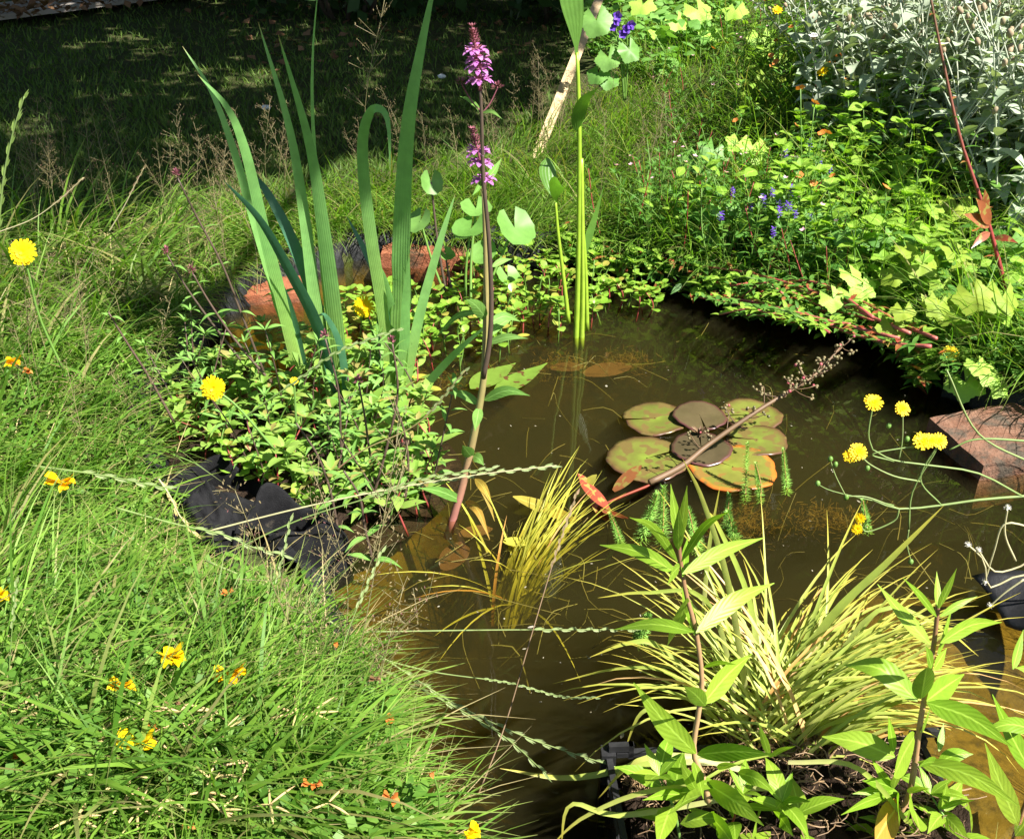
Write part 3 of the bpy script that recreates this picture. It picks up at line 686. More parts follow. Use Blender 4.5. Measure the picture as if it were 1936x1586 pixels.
# flower of woundwort: two-lipped
def lipped(mb, p, d, s):
    d = d.normalized(); mb.tube([p, p + d * s * .5], [s * .12, s * .16], 5)
    q = p + d * s * .45
    leaf(mb, q, d + UP * .6, s * .55, s * .5, 'oval', .2, .3, 3)
    side = d.cross(UP).normalized()
    leaf(mb, q, d - UP * .55, s * .75, s * .55, 'spoon', .25, .15, 3)
    leaf(mb, q, d - UP * .3 + side * .8, s * .5, s * .35, 'oval', .2, .1, 3)
    leaf(mb, q, d - UP * .3 - side * .8, s * .5, s * .35, 'oval', .2, .1, 3)
def whorl_spike(root, pts, Y, whorls, budpx, name='flower_spike'):
    """pts: axis pixels bottom->top; whorls: pixel heights with flowers; budpx: (y0, y1) budded top"""
    P = bez(px_curve(pts, Y), 30)
    def at(py):
        return min(P, key=lambda q: abs(793 - (F * math.tan(math.atan2(q.z - CZ, q.y) + PITCH)) - py))
    mb = MB(); s = mpp(P[0])
    mb.tube(P, [4.2 * s * (1 - .5 * i / 30) for i in range(31)], 6)
    for py in np.arange(budpx[1], budpx[0], 5.2):
        q = at(py); f = (py - budpx[1]) / max(1, budpx[0] - budpx[1]); r = (4 + 9 * f) * s
        for j in range(9):
            a = j * .7 + py; d = Vector((math.cos(a), math.sin(a), .7))
            leaf(mb, q + d * r * .4, d, 9 * s, 4 * s, 'lance', -.1, .3, 2)
    for py in whorls:
        q = at(py)
        for j in range(10):
            a = j * .63; d = Vector((math.cos(a), math.sin(a), .55)); leaf(mb, q + d * 4 * s, d, 11 * s, 5 * s, 'lance', -.1, .3, 2)
    sp = build(mb, name, M_bud, root)
    mb = MB()
    for w, py in enumerate(whorls):
        q = at(py); k = 9
        for j in range(k):
            a = j * 2 * math.pi / k + w * .5 + U(-.2, .2); d = Vector((math.cos(a), math.sin(a), .12 + U(-.1, .15)))
            lipped(mb, q + d * 7 * s + UP * U(-4, 4) * s, d, U(15, 19) * s)
    if whorls: build(mb, 'flowers', M_pink, sp)
Yw = 1.11
ww = thing('marsh_woundwort', 'tall woundwort leaning over the water with two pink flower spikes', 'wildflower', pz(848, 1015))
mb = MB(); px_tube(mb, [(846, 1016), (872, 925), (890, 850), (906, 770), (915, 705), (918, 620), (919, 500), (915, 350)], (8.5, 5), Yw, n=20, k=7); build(mb, 'stem', M_stempale if False else leafmat('stem_tan', (.24, .20, .08), (.28, .24, .09), tr=0, base=(.40, .14, .14)), ww)
mb = MB(); px_tube(mb, [(913, 715), (925, 650), (929, 570), (924, 450), (914, 340), (911, 240), (908, 160)], (5.5, 3.2), Yw - .012, n=20); build(mb, 'stem', M_stempurple, ww)
whorl_spike(ww, [(908, 172), (904, 120), (893, 52)], Yw - .012, [152, 128, 112, 93], (88, 54))
whorl_spike(ww, [(916, 352), (907, 300), (892, 243)], Yw, [338, 306, 287], (278, 245))
for b, t, w, dY, bow, mt in (((911, 212), (868, 182), 9, .02, 6, M_wound), ((911, 213), (950, 226), 8, -.03, 8, M_wound), ((917, 345), (948, 300), 16, .05, -2, M_wound), ((912, 340), (893, 370), 9, -.04, -4, M_wound),
                              ((921, 605), (882, 566), 26, -.05, 6, M_wound), ((924, 612), (984, 608), 18, .02, 12, M_wound), ((916, 640), (978, 595), 15, .05, 4, M_wound), ((920, 650), (998, 640), 15, -.02, 8, M_wound), ((914, 757), (1002, 748), 21, -.03, 14, M_wound),
                              ((908, 765), (842, 742), 17, .03, 8, M_wound), ((906, 770), (898, 815), 20, -.06, 0, M_wound), ((893, 865), (874, 842), 24, -.04, 0, M_wound), ((895, 862), (915, 880), 20, -.02, 4, M_wound),
                              ((898, 905), (935, 985), 17, -.05, 18, M_loosered), ((880, 948), (926, 1020), 17, -.06, 20, M_loosered), ((876, 948), (790, 922), 20, -.03, 6, M_wound), ((930, 505), (968, 490), 12, .03, 4, M_wound), ((908, 590), (820, 642), 12, .05, 18, M_wound)):
    mb = MB(); px_leaf(mb, b, t, w, Yw, dY, bow); build(mb, 'leaf', mt, ww)
for a, b in (((912, 214), (872, 158)), ((912, 214), (941, 166))):
    mb = MB(); P = px_tube(mb, [a, ((a[0] + b[0]) / 2, (a[1] + b[1]) / 2 + 6), b], (1.6, 1.1), Yw); s = mpp(P[-1])
    for j in range(26): d = sph(j * 2.4, U(-.2, 1.3)); leaf(mb, P[-1] + d * 5 * s, d, 9 * s, 3.5 * s, 'lance', 0, .3, 2)
    build(mb, 'bud', M_bud, ww)
# thin young woundworts on the left, dark bud heads
def sapling(label, pts, Y, leaves, lean=0.0, size=1.0, bud=True):
    t = thing('budding_woundwort', label, 'wildflower', pY(*pts[0], Y), 'thin budding woundworts of the left bank')
    mb = MB(); P = px_tube(mb, pts, (2.8 * size, 1.6 * size), Y, Y + lean, n=16); build(mb, 'stem', M_stempurple, t)
    s = mpp(P[-1])
    for i, f in enumerate(leaves):
        k = min(15, int(f * 16)); p = P[k]; L = U(32, 52) * s * size * (1.15 - .5 * f); a0 = U(-.5, .5) + (i % 2) * .9
        for sg in (0, math.pi):
            mb = MB(); leaf(mb, p, Vector((math.cos(a0 + sg), math.sin(a0 + sg), U(.25, .6))), L, L * .26, 'lance', U(.3, .7), .2, 7); build(mb, 'leaf', M_wound, t)
    if bud:
        mb = MB()
        for j in range(34):
            d = sph(j * 2.4, U(-.3, 1.4)); leaf(mb, P[-1] + d * 3 * s + UP * U(0, 10) * s, d + UP * .4, 8 * s, 3.4 * s, 'lance', 0, .3, 2)
        build(mb, 'bud', M_bud, t)
sapling('tallest thin budding stem rising left of the iris against the shaded lawn', [(505, 720), (455, 590), (420, 500), (372, 410), (335, 335)], 1.38, [.28, .5, .72, .92])
sapling('thin budding stem left of the red brick, its head just under the brick', [(470, 700), (400, 610), (350, 540), (316, 482)], 1.36, [.3, .6, .9])
sapling('thin budding stem passing in front of the left red brick', [(520, 730), (450, 650), (395, 570), (364, 516)], 1.33, [.3, .6, .9])
sapling('dark thin stem among the grass left of the marsh plants', [(330, 800), (280, 710), (235, 640), (205, 590)], 1.22, [.4, .7, .95], bud=False)
sapling('dark stem with a plum bud in front of the right iris base', [(700, 960), (735, 830), (752, 740), (742, 650)], 1.10, [.1, .25, .4, .55, .7, .85, .96], size=1.1)
sapling('dark leafy stem in front of the left iris base', [(655, 960), (645, 850), (640, 740), (615, 640)], 1.12, [.15, .3, .45, .6, .8, .95], size=1.1)
sapling('short leafy stem with a dark bud between the two irises', [(720, 950), (700, 860), (690, 790), (678, 724)], 1.14, [.1, .3, .5, .7, .92], size=1.1)
sapling('leafy stem leaning left at the foot of the marsh plants', [(640, 1010), (625, 930), (600, 860), (560, 800)], 1.05, [.1, .3, .55, .8, .97], size=1.15, bud=False)
sapling('leafy stem at the water edge beside the black fabric bag', [(705, 1060), (690, 1000), (680, 940), (650, 890)], .99, [.05, .25, .5, .75, .97], size=1.25, bud=False)
sapling('bushy leafy stem right of the iris bases at the water edge', [(765, 950), (772, 880), (765, 820), (750, 770)], 1.10, [.1, .3, .5, .75, .97], size=1.1, bud=False)

# pickerel-like water plant
Yp = 1.70
pk = thing('pickerelweed', 'tall water plant with three pale green stems and broad pointed leaves', 'water plant', pz(1092, 648, -.02))
for pts, r in (([(1088, 665), (1092, 560), (1095, 400), (1095, 230), (1091, 100)], (6, 3.6)), ([(1099, 660), (1102, 560), (1101, 430), (1099, 300)], (5.5, 4)), ([(1110, 625), (1108, 540), (1105, 470), (1100, 420)], (4.5, 3)), ([(1075, 610), (1066, 530), (1055, 440), (1050, 380)], (4.4, 2.6))):
    mb = MB(); px_tube(mb, pts, r, Yp, n=14, k=7); build(mb, 'stem', M_pickstem, pk)
for pts, w, dY, yaw in (([(1090, 104), (1087, 50), (1078, -10), (1070, -60)], 46, .02, .2), ([(1092, 250), (1094, 222), (1105, 190), (1132, 166)], 26, -.06, .4), ([(1052, 382), (1040, 355), (1034, 325), (1036, 300)], 33, .04, .5), ([(1053, 384), (1050, 368), (1052, 350), (1055, 340)], 30, -.06, -.3), ([(1102, 490), (1112, 450), (1125, 410), (1142, 350)], 15, .03, .3)):
    mb = MB(); px_blade(mb, pts, w, Yp, Yp + dY, yaw, .14, 12, 'spoon' if w > 28 else 'lance'); build(mb, 'leaf', M_pick, pk)

# marsh marigold with round leaves in front of the back brick
mg = thing('marsh_marigold', 'marsh plant with big round leaves beside the back red brick', 'water plant', pz(900, 585, -.02))
def round_leaf(mb, c, r, nrm, head, notch=.5, cup=.18, ruf=.06, k=22):
    nrm = nrm.normalized(); a = (head - nrm * head.dot(nrm)).normalized(); b = nrm.cross(a); vs = [c]; uvs = [(.5, .0)]; fs = []
    for ring in (.5, 1.0):
        for j in range(k + 1):
            th = math.pi + notch * .5 + (2 * math.pi - notch) * j / k
            q = ring * r * (1 + (ruf * math.sin(th * 9) if ring == 1 else 0))
            vs.append(c + (a * math.cos(th) + b * math.sin(th)) * q + nrm * (cup * r * ring ** 2 * (1 + .4 * math.sin(th * 3)))); uvs.append((.5, ring))
    for j in range(k):
        fs.append((0, 1 + j, 2 + j)); fs.append((1 + j, k + 2 + j, k + 3 + j, 2 + j))
    mb.add(vs, fs, uvs)
for b, c, w, nr in (((905, 600), (973, 428), 78, (.45, -.55, .75)), ((880, 590), (890, 430), 66, (-.25, -.35, .9)), ((850, 590), (815, 342), 46, (.5, -.75, .4)), ((890, 590), (900, 392), 58, (.1, -.3, .95)), ((930, 590), (915, 475), 50, (-.3, -.6, .7)), ((850, 580), (795, 415), 52, (-.5, -.5, .6)), ((940, 600), (960, 520), 46, (.3, -.4, .8)), ((930, 600), (940, 560), 38, (-.2, -.4, .8)), ((870, 600), (842, 478), 36, (.3, -.3, .9))):
    Yl = 1.92 + U(-.06, .04); mb = MB(); P = px_tube(mb, [b, ((b[0] + c[0]) / 2 - 4, (b[1] + c[1]) / 2), (c[0], c[1] + 3)], (3, 2), 1.86, Yl); build(mb, 'stem', M_stempurple if w < 50 else M_stemgreen, mg)
    q = P[-1]; mb = MB(); round_leaf(mb, q, w / 2 * mpp(q) * 1.05, Vector(nr), Vector((nr[0], nr[1] - .2, -.3)), .6, .2, .035); build(mb, 'leaf', M_dock, mg)

# water lily
def pad(mb, c, wpx, notchdir, tilt=(0, 0), k=44, ruf=.018):
    p = pz(*c[:2], c[2]); r = wpx * 1.1 / 2 * mpp(p); vs = []; uvs = []; fs = []; gap = .12
    M = Matrix.Rotation(tilt[0], 3, 'X') @ Matrix.Rotation(tilt[1], 3, 'Y'); ph = U(0, 6)
    for z, rings in ((0, (.02, .35, .7, .9, 1.0)), (-.0018, (1.0,))):
        for q in rings:
            for j in range(k + 1):
                th = notchdir + gap * .5 + (2 * math.pi - gap) * j / k
                rr = r * q * (1 + (ruf * math.sin(th * 13 + ph) + .018 * math.sin(th * 5 + ph) if q > .8 else 0) - .06 * math.exp(-((j / k) * (1 - j / k) * 40) ** 2) * (q > .8))
                vs.append(p + M @ Vector((math.cos(th) * rr, math.sin(th) * rr, z + .0022 * q * q * math.sin(3 * th + ph)))); uvs.append((.5, q))
    n = 6
    for i in range(n - 1):
        for j in range(k):
            a = i * (k + 1) + j; fs.append((a, a + k + 1, a + k + 2, a + 1))
    mb.add(vs, fs, uvs); return p
wl = thing('water_lily', 'water lily with seven floating pads under the brown seed stem', 'water lily', pz(1325, 830))
for c, w, nd, tl, mt in (((1238, 790, .004), 110, 3.3, (0, 0), M_pad), ((1420, 783, .004), 106, 3.25, (.02, 0), M_pad), ((1323, 785, .011), 93, -1.5, (.03, .02), M_padred),
                          ((1223, 866, .004), 140, .45, (0, 0), M_pad), ((1430, 831, .004), 106, 3.0, (0, 0), M_pad), ((1385, 882, .003), 150, 2.5, (0, 0), M_padorange), ((1326, 846, .010), 104, 1.5, (.02, -.03), M_padred)):
    mb = MB(); pad(mb, c, w, nd, tl); build(mb, 'leaf_pad', mt, wl)
mb = MB(); P = px_tube(mb, [(1330, 862), (1324, 845), (1322, 822)], (2.4, 2.0), 1.315); q = P[-1]; s = mpp(q)
for j in range(12): d = sph(j * 2.4, U(.3, 1.4)); leaf(mb, q, d, 22 * s, 7 * s, 'lance', 0, .3, 3)
build(mb, 'bud', M_stembrown, wl)

# red pondweed with reddish floating leaves
rp = thing('red_pondweed', 'red leaved pondweed floating left of the lily pads', 'water plant', pz(1140, 950))
for b, t, w, mt in (((1160, 928), (1222, 910), 22, M_redleaf), ((1150, 960), (1082, 940), 24, M_redleaf), ((1088, 938), (1140, 925), 20, M_yelleaf), ((1120, 922), (1160, 935), 18, M_yelleaf), ((1130, 940), (1078, 922), 18, M_redleaf), ((1160, 985), (1100, 972), 34, M_redleaf), ((1180, 975), (1130, 1010), 34, M_redleaf), ((1090, 985), (960, 975), 30, M_loosered)):
    z = .003 if mt is not M_loosered and w < 30 else -.02
    p, q = pz(*b, z), pz(*t, z); d = q - p; mb = MB()
    leaf(mb, p, d + UP * .04, d.length, w * mpp(p) * 1.4, 'oval', .03, .06, 8); build(mb, 'leaf', mt, rp)
mb = MB(); mb.tube(bez([pz(1300, 880, .004), pz(1240, 912, -.002), pz(1160, 945, -.01), pz(1080, 985, -.03)], 10), .0022, 6); build(mb, 'stem', M_stemred, rp)
# floating spotted leaf and yellow leaves
sf = thing('floating_leaf', 'large green floating leaf with brown spots behind the woundwort stem', 'leaf', pz(950, 715))
for b, t, w in (((890, 735), (975, 690), 58), ((935, 745), (1035, 690), 50)):
    p, q = pz(*b, .004), pz(*t, .006); mb = MB(); leaf(mb, p, q - p + UP * .004, (q - p).length, w * mpp(p), 'lance', .0, .08, 10); build(mb, 'blade', M_spotted, sf)
for c, a, L, lab in (((795, 712), .1, .03, 'yellow leaf floating right of the right iris base'), ((990, 634), .2, .024, 'yellow leaf floating beside the pickerel stems'), ((975, 1025), -.2, .034, 'brown leaf floating beside the submerged golden sedge'), ((820, 735), -.3, .028, 'yellowish leaf floating at the foot of the right iris')):
    p = pz(*c, .004); mb = MB(); d = Vector((math.cos(a), math.sin(a), 0)); leaf(mb, p - d * L / 2, d, L, L * .6, 'oval', 0, .1, 7); tag(build(mb, 'floating_leaf', M_yelleaf, at=p), lab, 'leaf')
for c, a, L, lab in (((860, 1050), 1.2, .07, 'large brown sunken leaf at the foot of the woundwort stem'), ((900, 1005), .3, .05, 'brown sunken leaf behind the golden sedge'), ((1150, 700), .4, .10, 'orange brown sunken leaf behind the lily pads'), ((1075, 695), .1, .07, 'sunken brown leaf left of the pickerel stems')):
    p = pz(*c, -.045); mb = MB(); d = Vector((math.cos(a), math.sin(a), 0)); leaf(mb, p - d * L / 2, d, L, L * .55, 'oval', 0, .1, 8); tag(build(mb, 'sunken_leaf', M_deadleaf, at=p), lab, 'leaf')

# bits afloat and weed under the surface
mb = MB()
for i in range(120):
    p = pz(U(760, 1800), U(640, 1400), .0012)
    if float(sdf(p.x, p.y)) > -.03: continue
    a = U(0, 6.28); s = U(.0007, .002) * (2.2 if R.random() < .08 else 1); d = Vector((math.cos(a), math.sin(a), 0)); leaf(mb, p, d, s * U(1.2, 3), s, 'oval', 0, 0, 3)
tag(build(mb, 'floating_debris', leafmat('debris', (.30, .28, .22), (.2, .17, .1), tr=0)), 'pale specks of petals and seed afloat on the water', 'debris', kind='stuff')
mb = MB()
for i in range(230):
    p = pz(U(800, 1860), U(560, 1200), 0)
    if float(sdf(p.x, p.y)) > -.08: continue
    z = -U(.008, .06); a = U(0, 6.28); L = U(.03, .12); d = Vector((math.cos(a), math.sin(a), 0)); e = Vector((-d.y, d.x, 0)) * U(-.35, .35)
    mb.tube(bez([p + UP * z, p + d * L * .5 + e * L * .5 + UP * (z - U(-.01, .02)), p + d * L + UP * (z - U(0, .05))], 5), U(.0004, .0011), 3, False)
tag(build(mb, 'submerged_weed', leafmat('weed_under', (.18, .15, .04), (.24, .23, .09), tr=0)), 'fine brown weed threads under the water surface', 'water weed', kind='stuff')
mb = MB()
for (x, y, rx, ry) in ((1185, 690, .05, .03), (1400, 985, .05, .04), (1560, 985, .06, .02), (1060, 700, .05, .03), (820, 725, .05, .03), (1650, 640, .05, .03)):
    c = pz(x, y, -.06)
    for i in range(700):
        p = c + Vector((G(0, rx * .5), G(0, ry * .6), G(0, .010))); d = sph(U(0, 6.28), U(-.2, 1.2)); mb.tube([p, p + d * U(.004, .014)], .0005, 3, False)
tag(build(mb, 'algae', leafmat('algae_tuft', (.24, .14, .025), (.28, .19, .035), tr=0)), 'fuzzy amber algae tufts under the water', 'algae', kind='stuff')
# figwort stem lying over the pads
fg = thing('figwort', 'brown figwort stem with small seed heads leaning over the lily pads', 'wildflower', pz(1228, 912))
FP = [(1228, 912), (1290, 880), (1340, 840), (1430, 778), (1500, 735), (1545, 705), (1590, 655)]
mb = MB(); P = px_tube(mb, FP, (6.5, 2), 1.12, 1.30, n=30); build(mb, 'stem', M_stembrown, fg)
mb = MB()
M_cap = leafmat('capsule', (.11, .10, .045), (.19, .15, .07), tr=0); M_fgf = leafmat('figwort_flower', (.28, .05, .07), (.36, .10, .10), tr=0)
for i in range(9, 31):
    for _ in range(1 if i < 18 else 2):
        mb2 = MB(); mb3 = MB()
        s = mpp(P[i]); a = U(0, 6.28); L = U(14, 42) * s * (1.1 if i < 26 else .6); d = Vector((math.cos(a), .6 * math.sin(a), U(-.1, .9))).normalized(); e = P[i] + d * L
        mb.tube(bez([P[i], P[i] + d * L * .5 - UP * .003, e], 3), .9 * s, 4)
        for _ in range(R.randint(3, 5)):
            q = e + Vector((U(-9, 9), U(-6, 6), U(-5, 9))) * s
            mb.tube([e, q], .6 * s, 3); (mb2 if R.random() < .86 else mb3).ball(q, U(2.4, 3.5) * s, 6, 4)
        if mb2.v: build(mb2, 'seed_cluster', M_cap, fg)
        if mb3.v: build(mb3, 'flower', M_fgf, fg)
build(mb, 'branch', M_stembrown, fg)

# milfoil shoots
def milfoil(h, n=26, spread=.009):
    t = thing('milfoil_shoot', None, None); mb = MB(); base = Vector((0, 0, -.015)); b = Vector((U(-.006, .006), U(-.006, .006), h))
    P = bez([base, base.lerp(b, .5) + Vector((U(-.004, .004), 0, 0)), b], 10); mb.tube(P, [.0014 - .0007 * i / 10 for i in range(11)], 5); build(mb, 'stem', leafmat('milfoil_stem', (.35, .16, .08), (.3, .22, .06), tr=0), t)
    mb = MB()
    for w in range(n):
        f = (w + .6) / n; c = base.lerp(b, f ** .95); L = spread * (1.1 - .45 * f)
        for j in range(11):
            a = j * .571 + w * .9 + U(-.2, .2); d = Vector((math.cos(a), math.sin(a), U(.0, .5) + 1.2 * f * f)); leaf(mb, c + UP * U(-.0015, .0015), d, L * U(.8, 1.2), .0013, 'lance', .12, .2, 3)
    build(mb, 'needles', M_milfoil, t); return t
gm = 'bottlebrush milfoil shoots standing in the water'
for (x, y, hp, sp), lab in (((1408, 935, 88, .0095), 'tall bottlebrush milfoil shoot in front of the lowest lily pad'), ((1437, 935, 62, .0075), 'thin milfoil shoot beside the tall one at the lowest lily pad'), ((1487, 920, 76, .009), 'milfoil shoot alone in open water right of the lily pads'), ((1640, 995, 62, .008), 'milfoil shoot behind the low yellow flower cluster'),
              ((1172, 1020, 50, .008), 'small milfoil shoot beside the submerged golden sedge'), ((1215, 1010, 88, .014), 'feathery milfoil shoot left of the loosestrife tip'), ((1252, 1015, 86, .014), 'feathery milfoil shoot just left of the loosestrife tip'), ((1318, 1030, 92, .012), 'milfoil shoot just right of the loosestrife tip'), ((1372, 1000, 60, .010), 'milfoil shoot behind the crossed yellow blades'), ((1388, 1012, 50, .011), 'pale milfoil shoot right of the crossed yellow blades'), ((1212, 1200, 50, .012), 'milfoil shoot left of the loosestrife stem')):
    p = pz(x, y); t = milfoil(hp * mpp(p) * 1.12, 26, sp); t.location = p; t.rotation_euler = (U(-.28, .28), U(-.28, .28), U(0, 6)); tag(t, lab, 'water plant', gm)

# sedges
def sedge(label, base, z0, n, Lr, mat, azf, leanf, rad, wd, dry=.1, droop=(.5, 1.5)):
    b = pz(*base, z0); t = thing('golden_sedge', label, 'sedge', b); mb = MB(); mbd = MB()
    for i in range(n):
        a = azf(); ln = leanf(); L = U(*Lr); rr = rad * math.sqrt(R.random()); an = U(0, 6.28)
        p = b + Vector((rr * math.cos(an), rr * math.sin(an), 0)); pts = []; th = ln; dr = U(*droop); k = 9
        h = Vector((math.cos(a), math.sin(a), 0)); cur = p; pts.append(cur)
        for j in range(k):
            x = th + dr * (j + .5) / k; cur = cur + (h * math.sin(x) + UP * math.cos(x)) * (L / k); pts.append(cur)
        sd = Matrix.Rotation(U(-.6, .6), 3, 'Z') @ Vector((-h.y, h.x, 0)); w = U(*wd)
        (mbd if R.random() < dry else mb).ribbon(pts, [w * PROF['blade'](j / k) for j in range(k + 1)], [sd] * (k + 1), .22)
    build(mb, 'blades', mat, t)
    if mbd.v: build(mbd, 'dry_blades', leafmat('sedge_dry', (.55, .28, .07), (.6, .42, .2), tr=.2), t)
    return t
def az_mix(): return R.choice([U(-.1, 1.1), U(-.2, .8), U(0, 3.2), U(1.6, 3.6), U(-.3, .6)])
sg = sedge('big tussock of golden sedge in the planting basket between the loosestrifes', (1475, 1405), .02, 330, (.10, .27), M_sedge, az_mix, lambda: .14 + abs(G(.0, .25)), .05, (.003, .0052), .12, (.8, 2.3))
for pts, w in (([(1420, 1380), (1380, 1120), (1330, 950), (1290, 866)], 12), ([(1330, 1160), (1340, 1040), (1362, 915)], 9), ([(1440, 1340), (1420, 1150), (1360, 1000), (1330, 960)], 12), ([(1470, 1340), (1560, 1180), (1680, 1060), (1785, 955)], 17),
               ([(1400, 1350), (1340, 1140), (1220, 1120), (1130, 1130)], 10), ([(1350, 1330), (1250, 1225), (1190, 1215), (1115, 1242)], 12), ([(1360, 1390), (1280, 1280), (1180, 1262), (1045, 1292)], 9), ([(1380, 1440), (1250, 1440), (1080, 1470), (945, 1452)], 15),
               ([(1330, 1430), (1250, 1350), (1210, 1350), (1180, 1420)], 10), ([(1420, 1460), (1300, 1430), (1200, 1440), (1130, 1510)], 12), ([(1470, 1490), (1250, 1490), (1110, 1540), (1040, 1600)], 13), ([(1420, 1500), (1180, 1540), (1080, 1520), (1060, 1600)], 12), ([(1490, 1440), (1620, 1450), (1720, 1560), (1750, 1620)], 11),
               ([(1500, 1380), (1600, 1300), (1700, 1290), (1800, 1330)], 9), ([(1510, 1360), (1650, 1160), (1770, 1180), (1850, 1240)], 9)):
    Yb = min(.80, .775 / math.tan(PITCH + math.atan((max(q[1] for q in pts) - 793) / F)))
    mb = MB(); px_blade(mb, pts, w, Yb, None, U(-.5, .5), .2, 14); build(mb, 'blade', M_sedge, sg)
b = Vector(sg.location); mb = MB()
for i in range(900):
    a = U(0, 6.28); rr = .058 * math.sqrt(R.random()); q = b + Vector((rr * math.cos(a), rr * math.sin(a), U(-.02, .03)))
    mb.tube([q, q + Vector((G(0, .012), G(0, .012), U(.004, .022)))], .0011, 3, False)
build(mb, 'crown', M_straw, sg)
sedge('small clump of golden sedge half under water in the middle of the pond', (960, 1165), -.10, 85, (.12, .25), M_sedgesub, lambda: R.choice([U(.3, 1.2), U(.4, 1.0), U(.2, 1.3), U(0, 6.28)]), lambda: abs(G(.4, .3)), .03, (.003, .005), .03, (.4, 1.2))

# loosestrifes
def loose(label, Y, stem, leaves, base, rpx=(6, 4)):
    t = thing('purple_loosestrife', label, 'wildflower', pY(*base, Y)); mb = MB(); px_tube(mb, stem, rpx, Y, Y + .02, n=22, k=7)
    build(mb, 'stem', leafmat('loosestrife_stem', (.34, .20, .10), (.38, .24, .12), tr=0, tip=(.16, .07, .04), tipat=.4), t)
    for b, e, w, dY, bow, *x in leaves:
        mb = MB(); px_leaf(mb, b, e, w, Y, dY, bow, x[1] if len(x) > 1 else 'lance', .14, 10, U(-.35, .35)); build(mb, 'leaf', x[0] if x else M_loose, t)
    return t
loose('leafy loosestrife stem standing in front of the big golden sedge', .575, [(1340, 1520), (1330, 1470), (1311, 1420), (1320, 1350), (1327, 1287), (1316, 1195), (1296, 1118), (1284, 1040), (1284, 1000)], [
    ((1284, 1020), (1268, 915), 19, .02, 0), ((1286, 1022), (1299, 918), 19, -.02, 0), ((1283, 1040), (1283, 960), 22, -.04, 0), ((1282, 1085), (1134, 1030), 27, .04, 14), ((1290, 1085), (1446, 1016), 27, .05, 10), ((1281, 1062), (1190, 978), 18, -.05, 22), ((1288, 1062), (1380, 966), 18, -.04, 20),
    ((1285, 1070), (1262, 1105), 22, -.10, 6), ((1290, 1090), (1300, 1015), 20, .08, 0), ((1316, 1196), (1464, 1102), 33, .05, 14), ((1312, 1194), (1160, 1190), 24, .03, 12), ((1300, 1130), (1262, 1220), 32, .10, -8), ((1312, 1200), (1290, 1100), 30, .10, 0), ((1330, 1262), (1392, 1256), 13, -.03, 6), ((1330, 1330), (1422, 1235), 42, .05, 8), ((1334, 1334), (1294, 1298), 32, -.08, 4),
    ((1316, 1424), (1198, 1290), 44, .03, -8), ((1318, 1426), (1462, 1426), 36, -.04, 6), ((1312, 1440), (1330, 1510), 22, -.05, 6), ((1335, 1480), (1444, 1560), 46, -.06, 6), ((1335, 1482), (1250, 1450), 18, .02, 6), ((1360, 1455), (1412, 1450), 34, -.06, 8), ((1395, 1460), (1466, 1500), 28, -.03, 8), ((1455, 1430), (1434, 1366), 14, -.02, 0), ((1455, 1432), (1504, 1410), 16, -.02, 4), ((1330, 1500), (1262, 1540), 44, -.06, 6), ((1320, 1500), (1286, 1440), 24, -.04, 0), ((1300, 1502), (1215, 1512), 22, -.03, 6), ((1465, 1525), (1510, 1505), 20, -.02, 4), ((1460, 1530), (1500, 1580), 30, -.04, 4), ((1440, 1530), (1420, 1590), 34, -.05, 4), ((1340, 1540), (1390, 1600), 40, -.05, 4)], (1340, 1520))
loose('loosestrife with broad drooping leaves at the lower right, before the sunlit shallow floor', .575, [(1700, 1540), (1722, 1490), (1739, 1371), (1749, 1314), (1763, 1236), (1772, 1162), (1774, 1118)], [
    ((1773, 1150), (1771, 1080), 15, .02, 0), ((1776, 1150), (1809, 1074), 24, -.02, 0), ((1771, 1166), (1707, 1092), 14, -.02, 4), ((1777, 1166), (1848, 1127), 14, .01, 4), ((1759, 1218), (1659, 1104), 28, .02, -4), ((1778, 1215), (1894, 1176), 30, .03, 14), ((1772, 1235), (1800, 1150), 30, .08, 0), ((1762, 1262), (1750, 1220), 22, -.03, 0), ((1766, 1265), (1790, 1225), 20, .03, 0),
    ((1735, 1325), (1596, 1257), 44, .03, 26), ((1742, 1320), (1752, 1262), 40, -.06, 0, M_loose, 'oval'), ((1752, 1325), (1823, 1274), 44, .06, 2), ((1752, 1328), (1914, 1412), 46, -.02, 14), ((1740, 1382), (1762, 1330), 34, .06, 0), ((1692, 1430), (1554, 1392), 46, .02, 8, M_loose), ((1728, 1392), (1690, 1468), 54, -.09, 6, M_loose, 'oval'), ((1735, 1440), (1928, 1524), 42, -.03, 18), ((1690, 1422), (1680, 1354), 17, .01, 0), ((1775, 1440), (1840, 1425), 28, .0, 6), ((1770, 1440), (1735, 1450), 24, -.04, 4), ((1775, 1420), (1784, 1366), 14, .02, 0),
    ((1690, 1490), (1630, 1475), 26, -.02, 4), ((1690, 1500), (1645, 1430), 18, .0, 0), ((1690, 1500), (1590, 1540), 26, -.04, 6), ((1695, 1500), (1700, 1560), 28, -.06, 4), ((1690, 1490), (1700, 1450), 20, -.02, 0), ((1700, 1520), (1655, 1590), 58, -.05, 4, M_loosered, 'oval'), ((1720, 1510), (1740, 1570), 50, -.05, 4, M_loose, 'oval'), ((1720, 1500), (1758, 1490), 30, -.02, 4), ((1780, 1530), (1842, 1512), 22, -.02, 4), ((1780, 1535), (1836, 1600), 30, -.04, 4), ((1780, 1530), (1790, 1480), 26, .0, 0), ((1600, 1580), (1670, 1590), 44, -.03, 14), ((1700, 1500), (1612, 1500), 22, -.01, 6)], (1700, 1540))
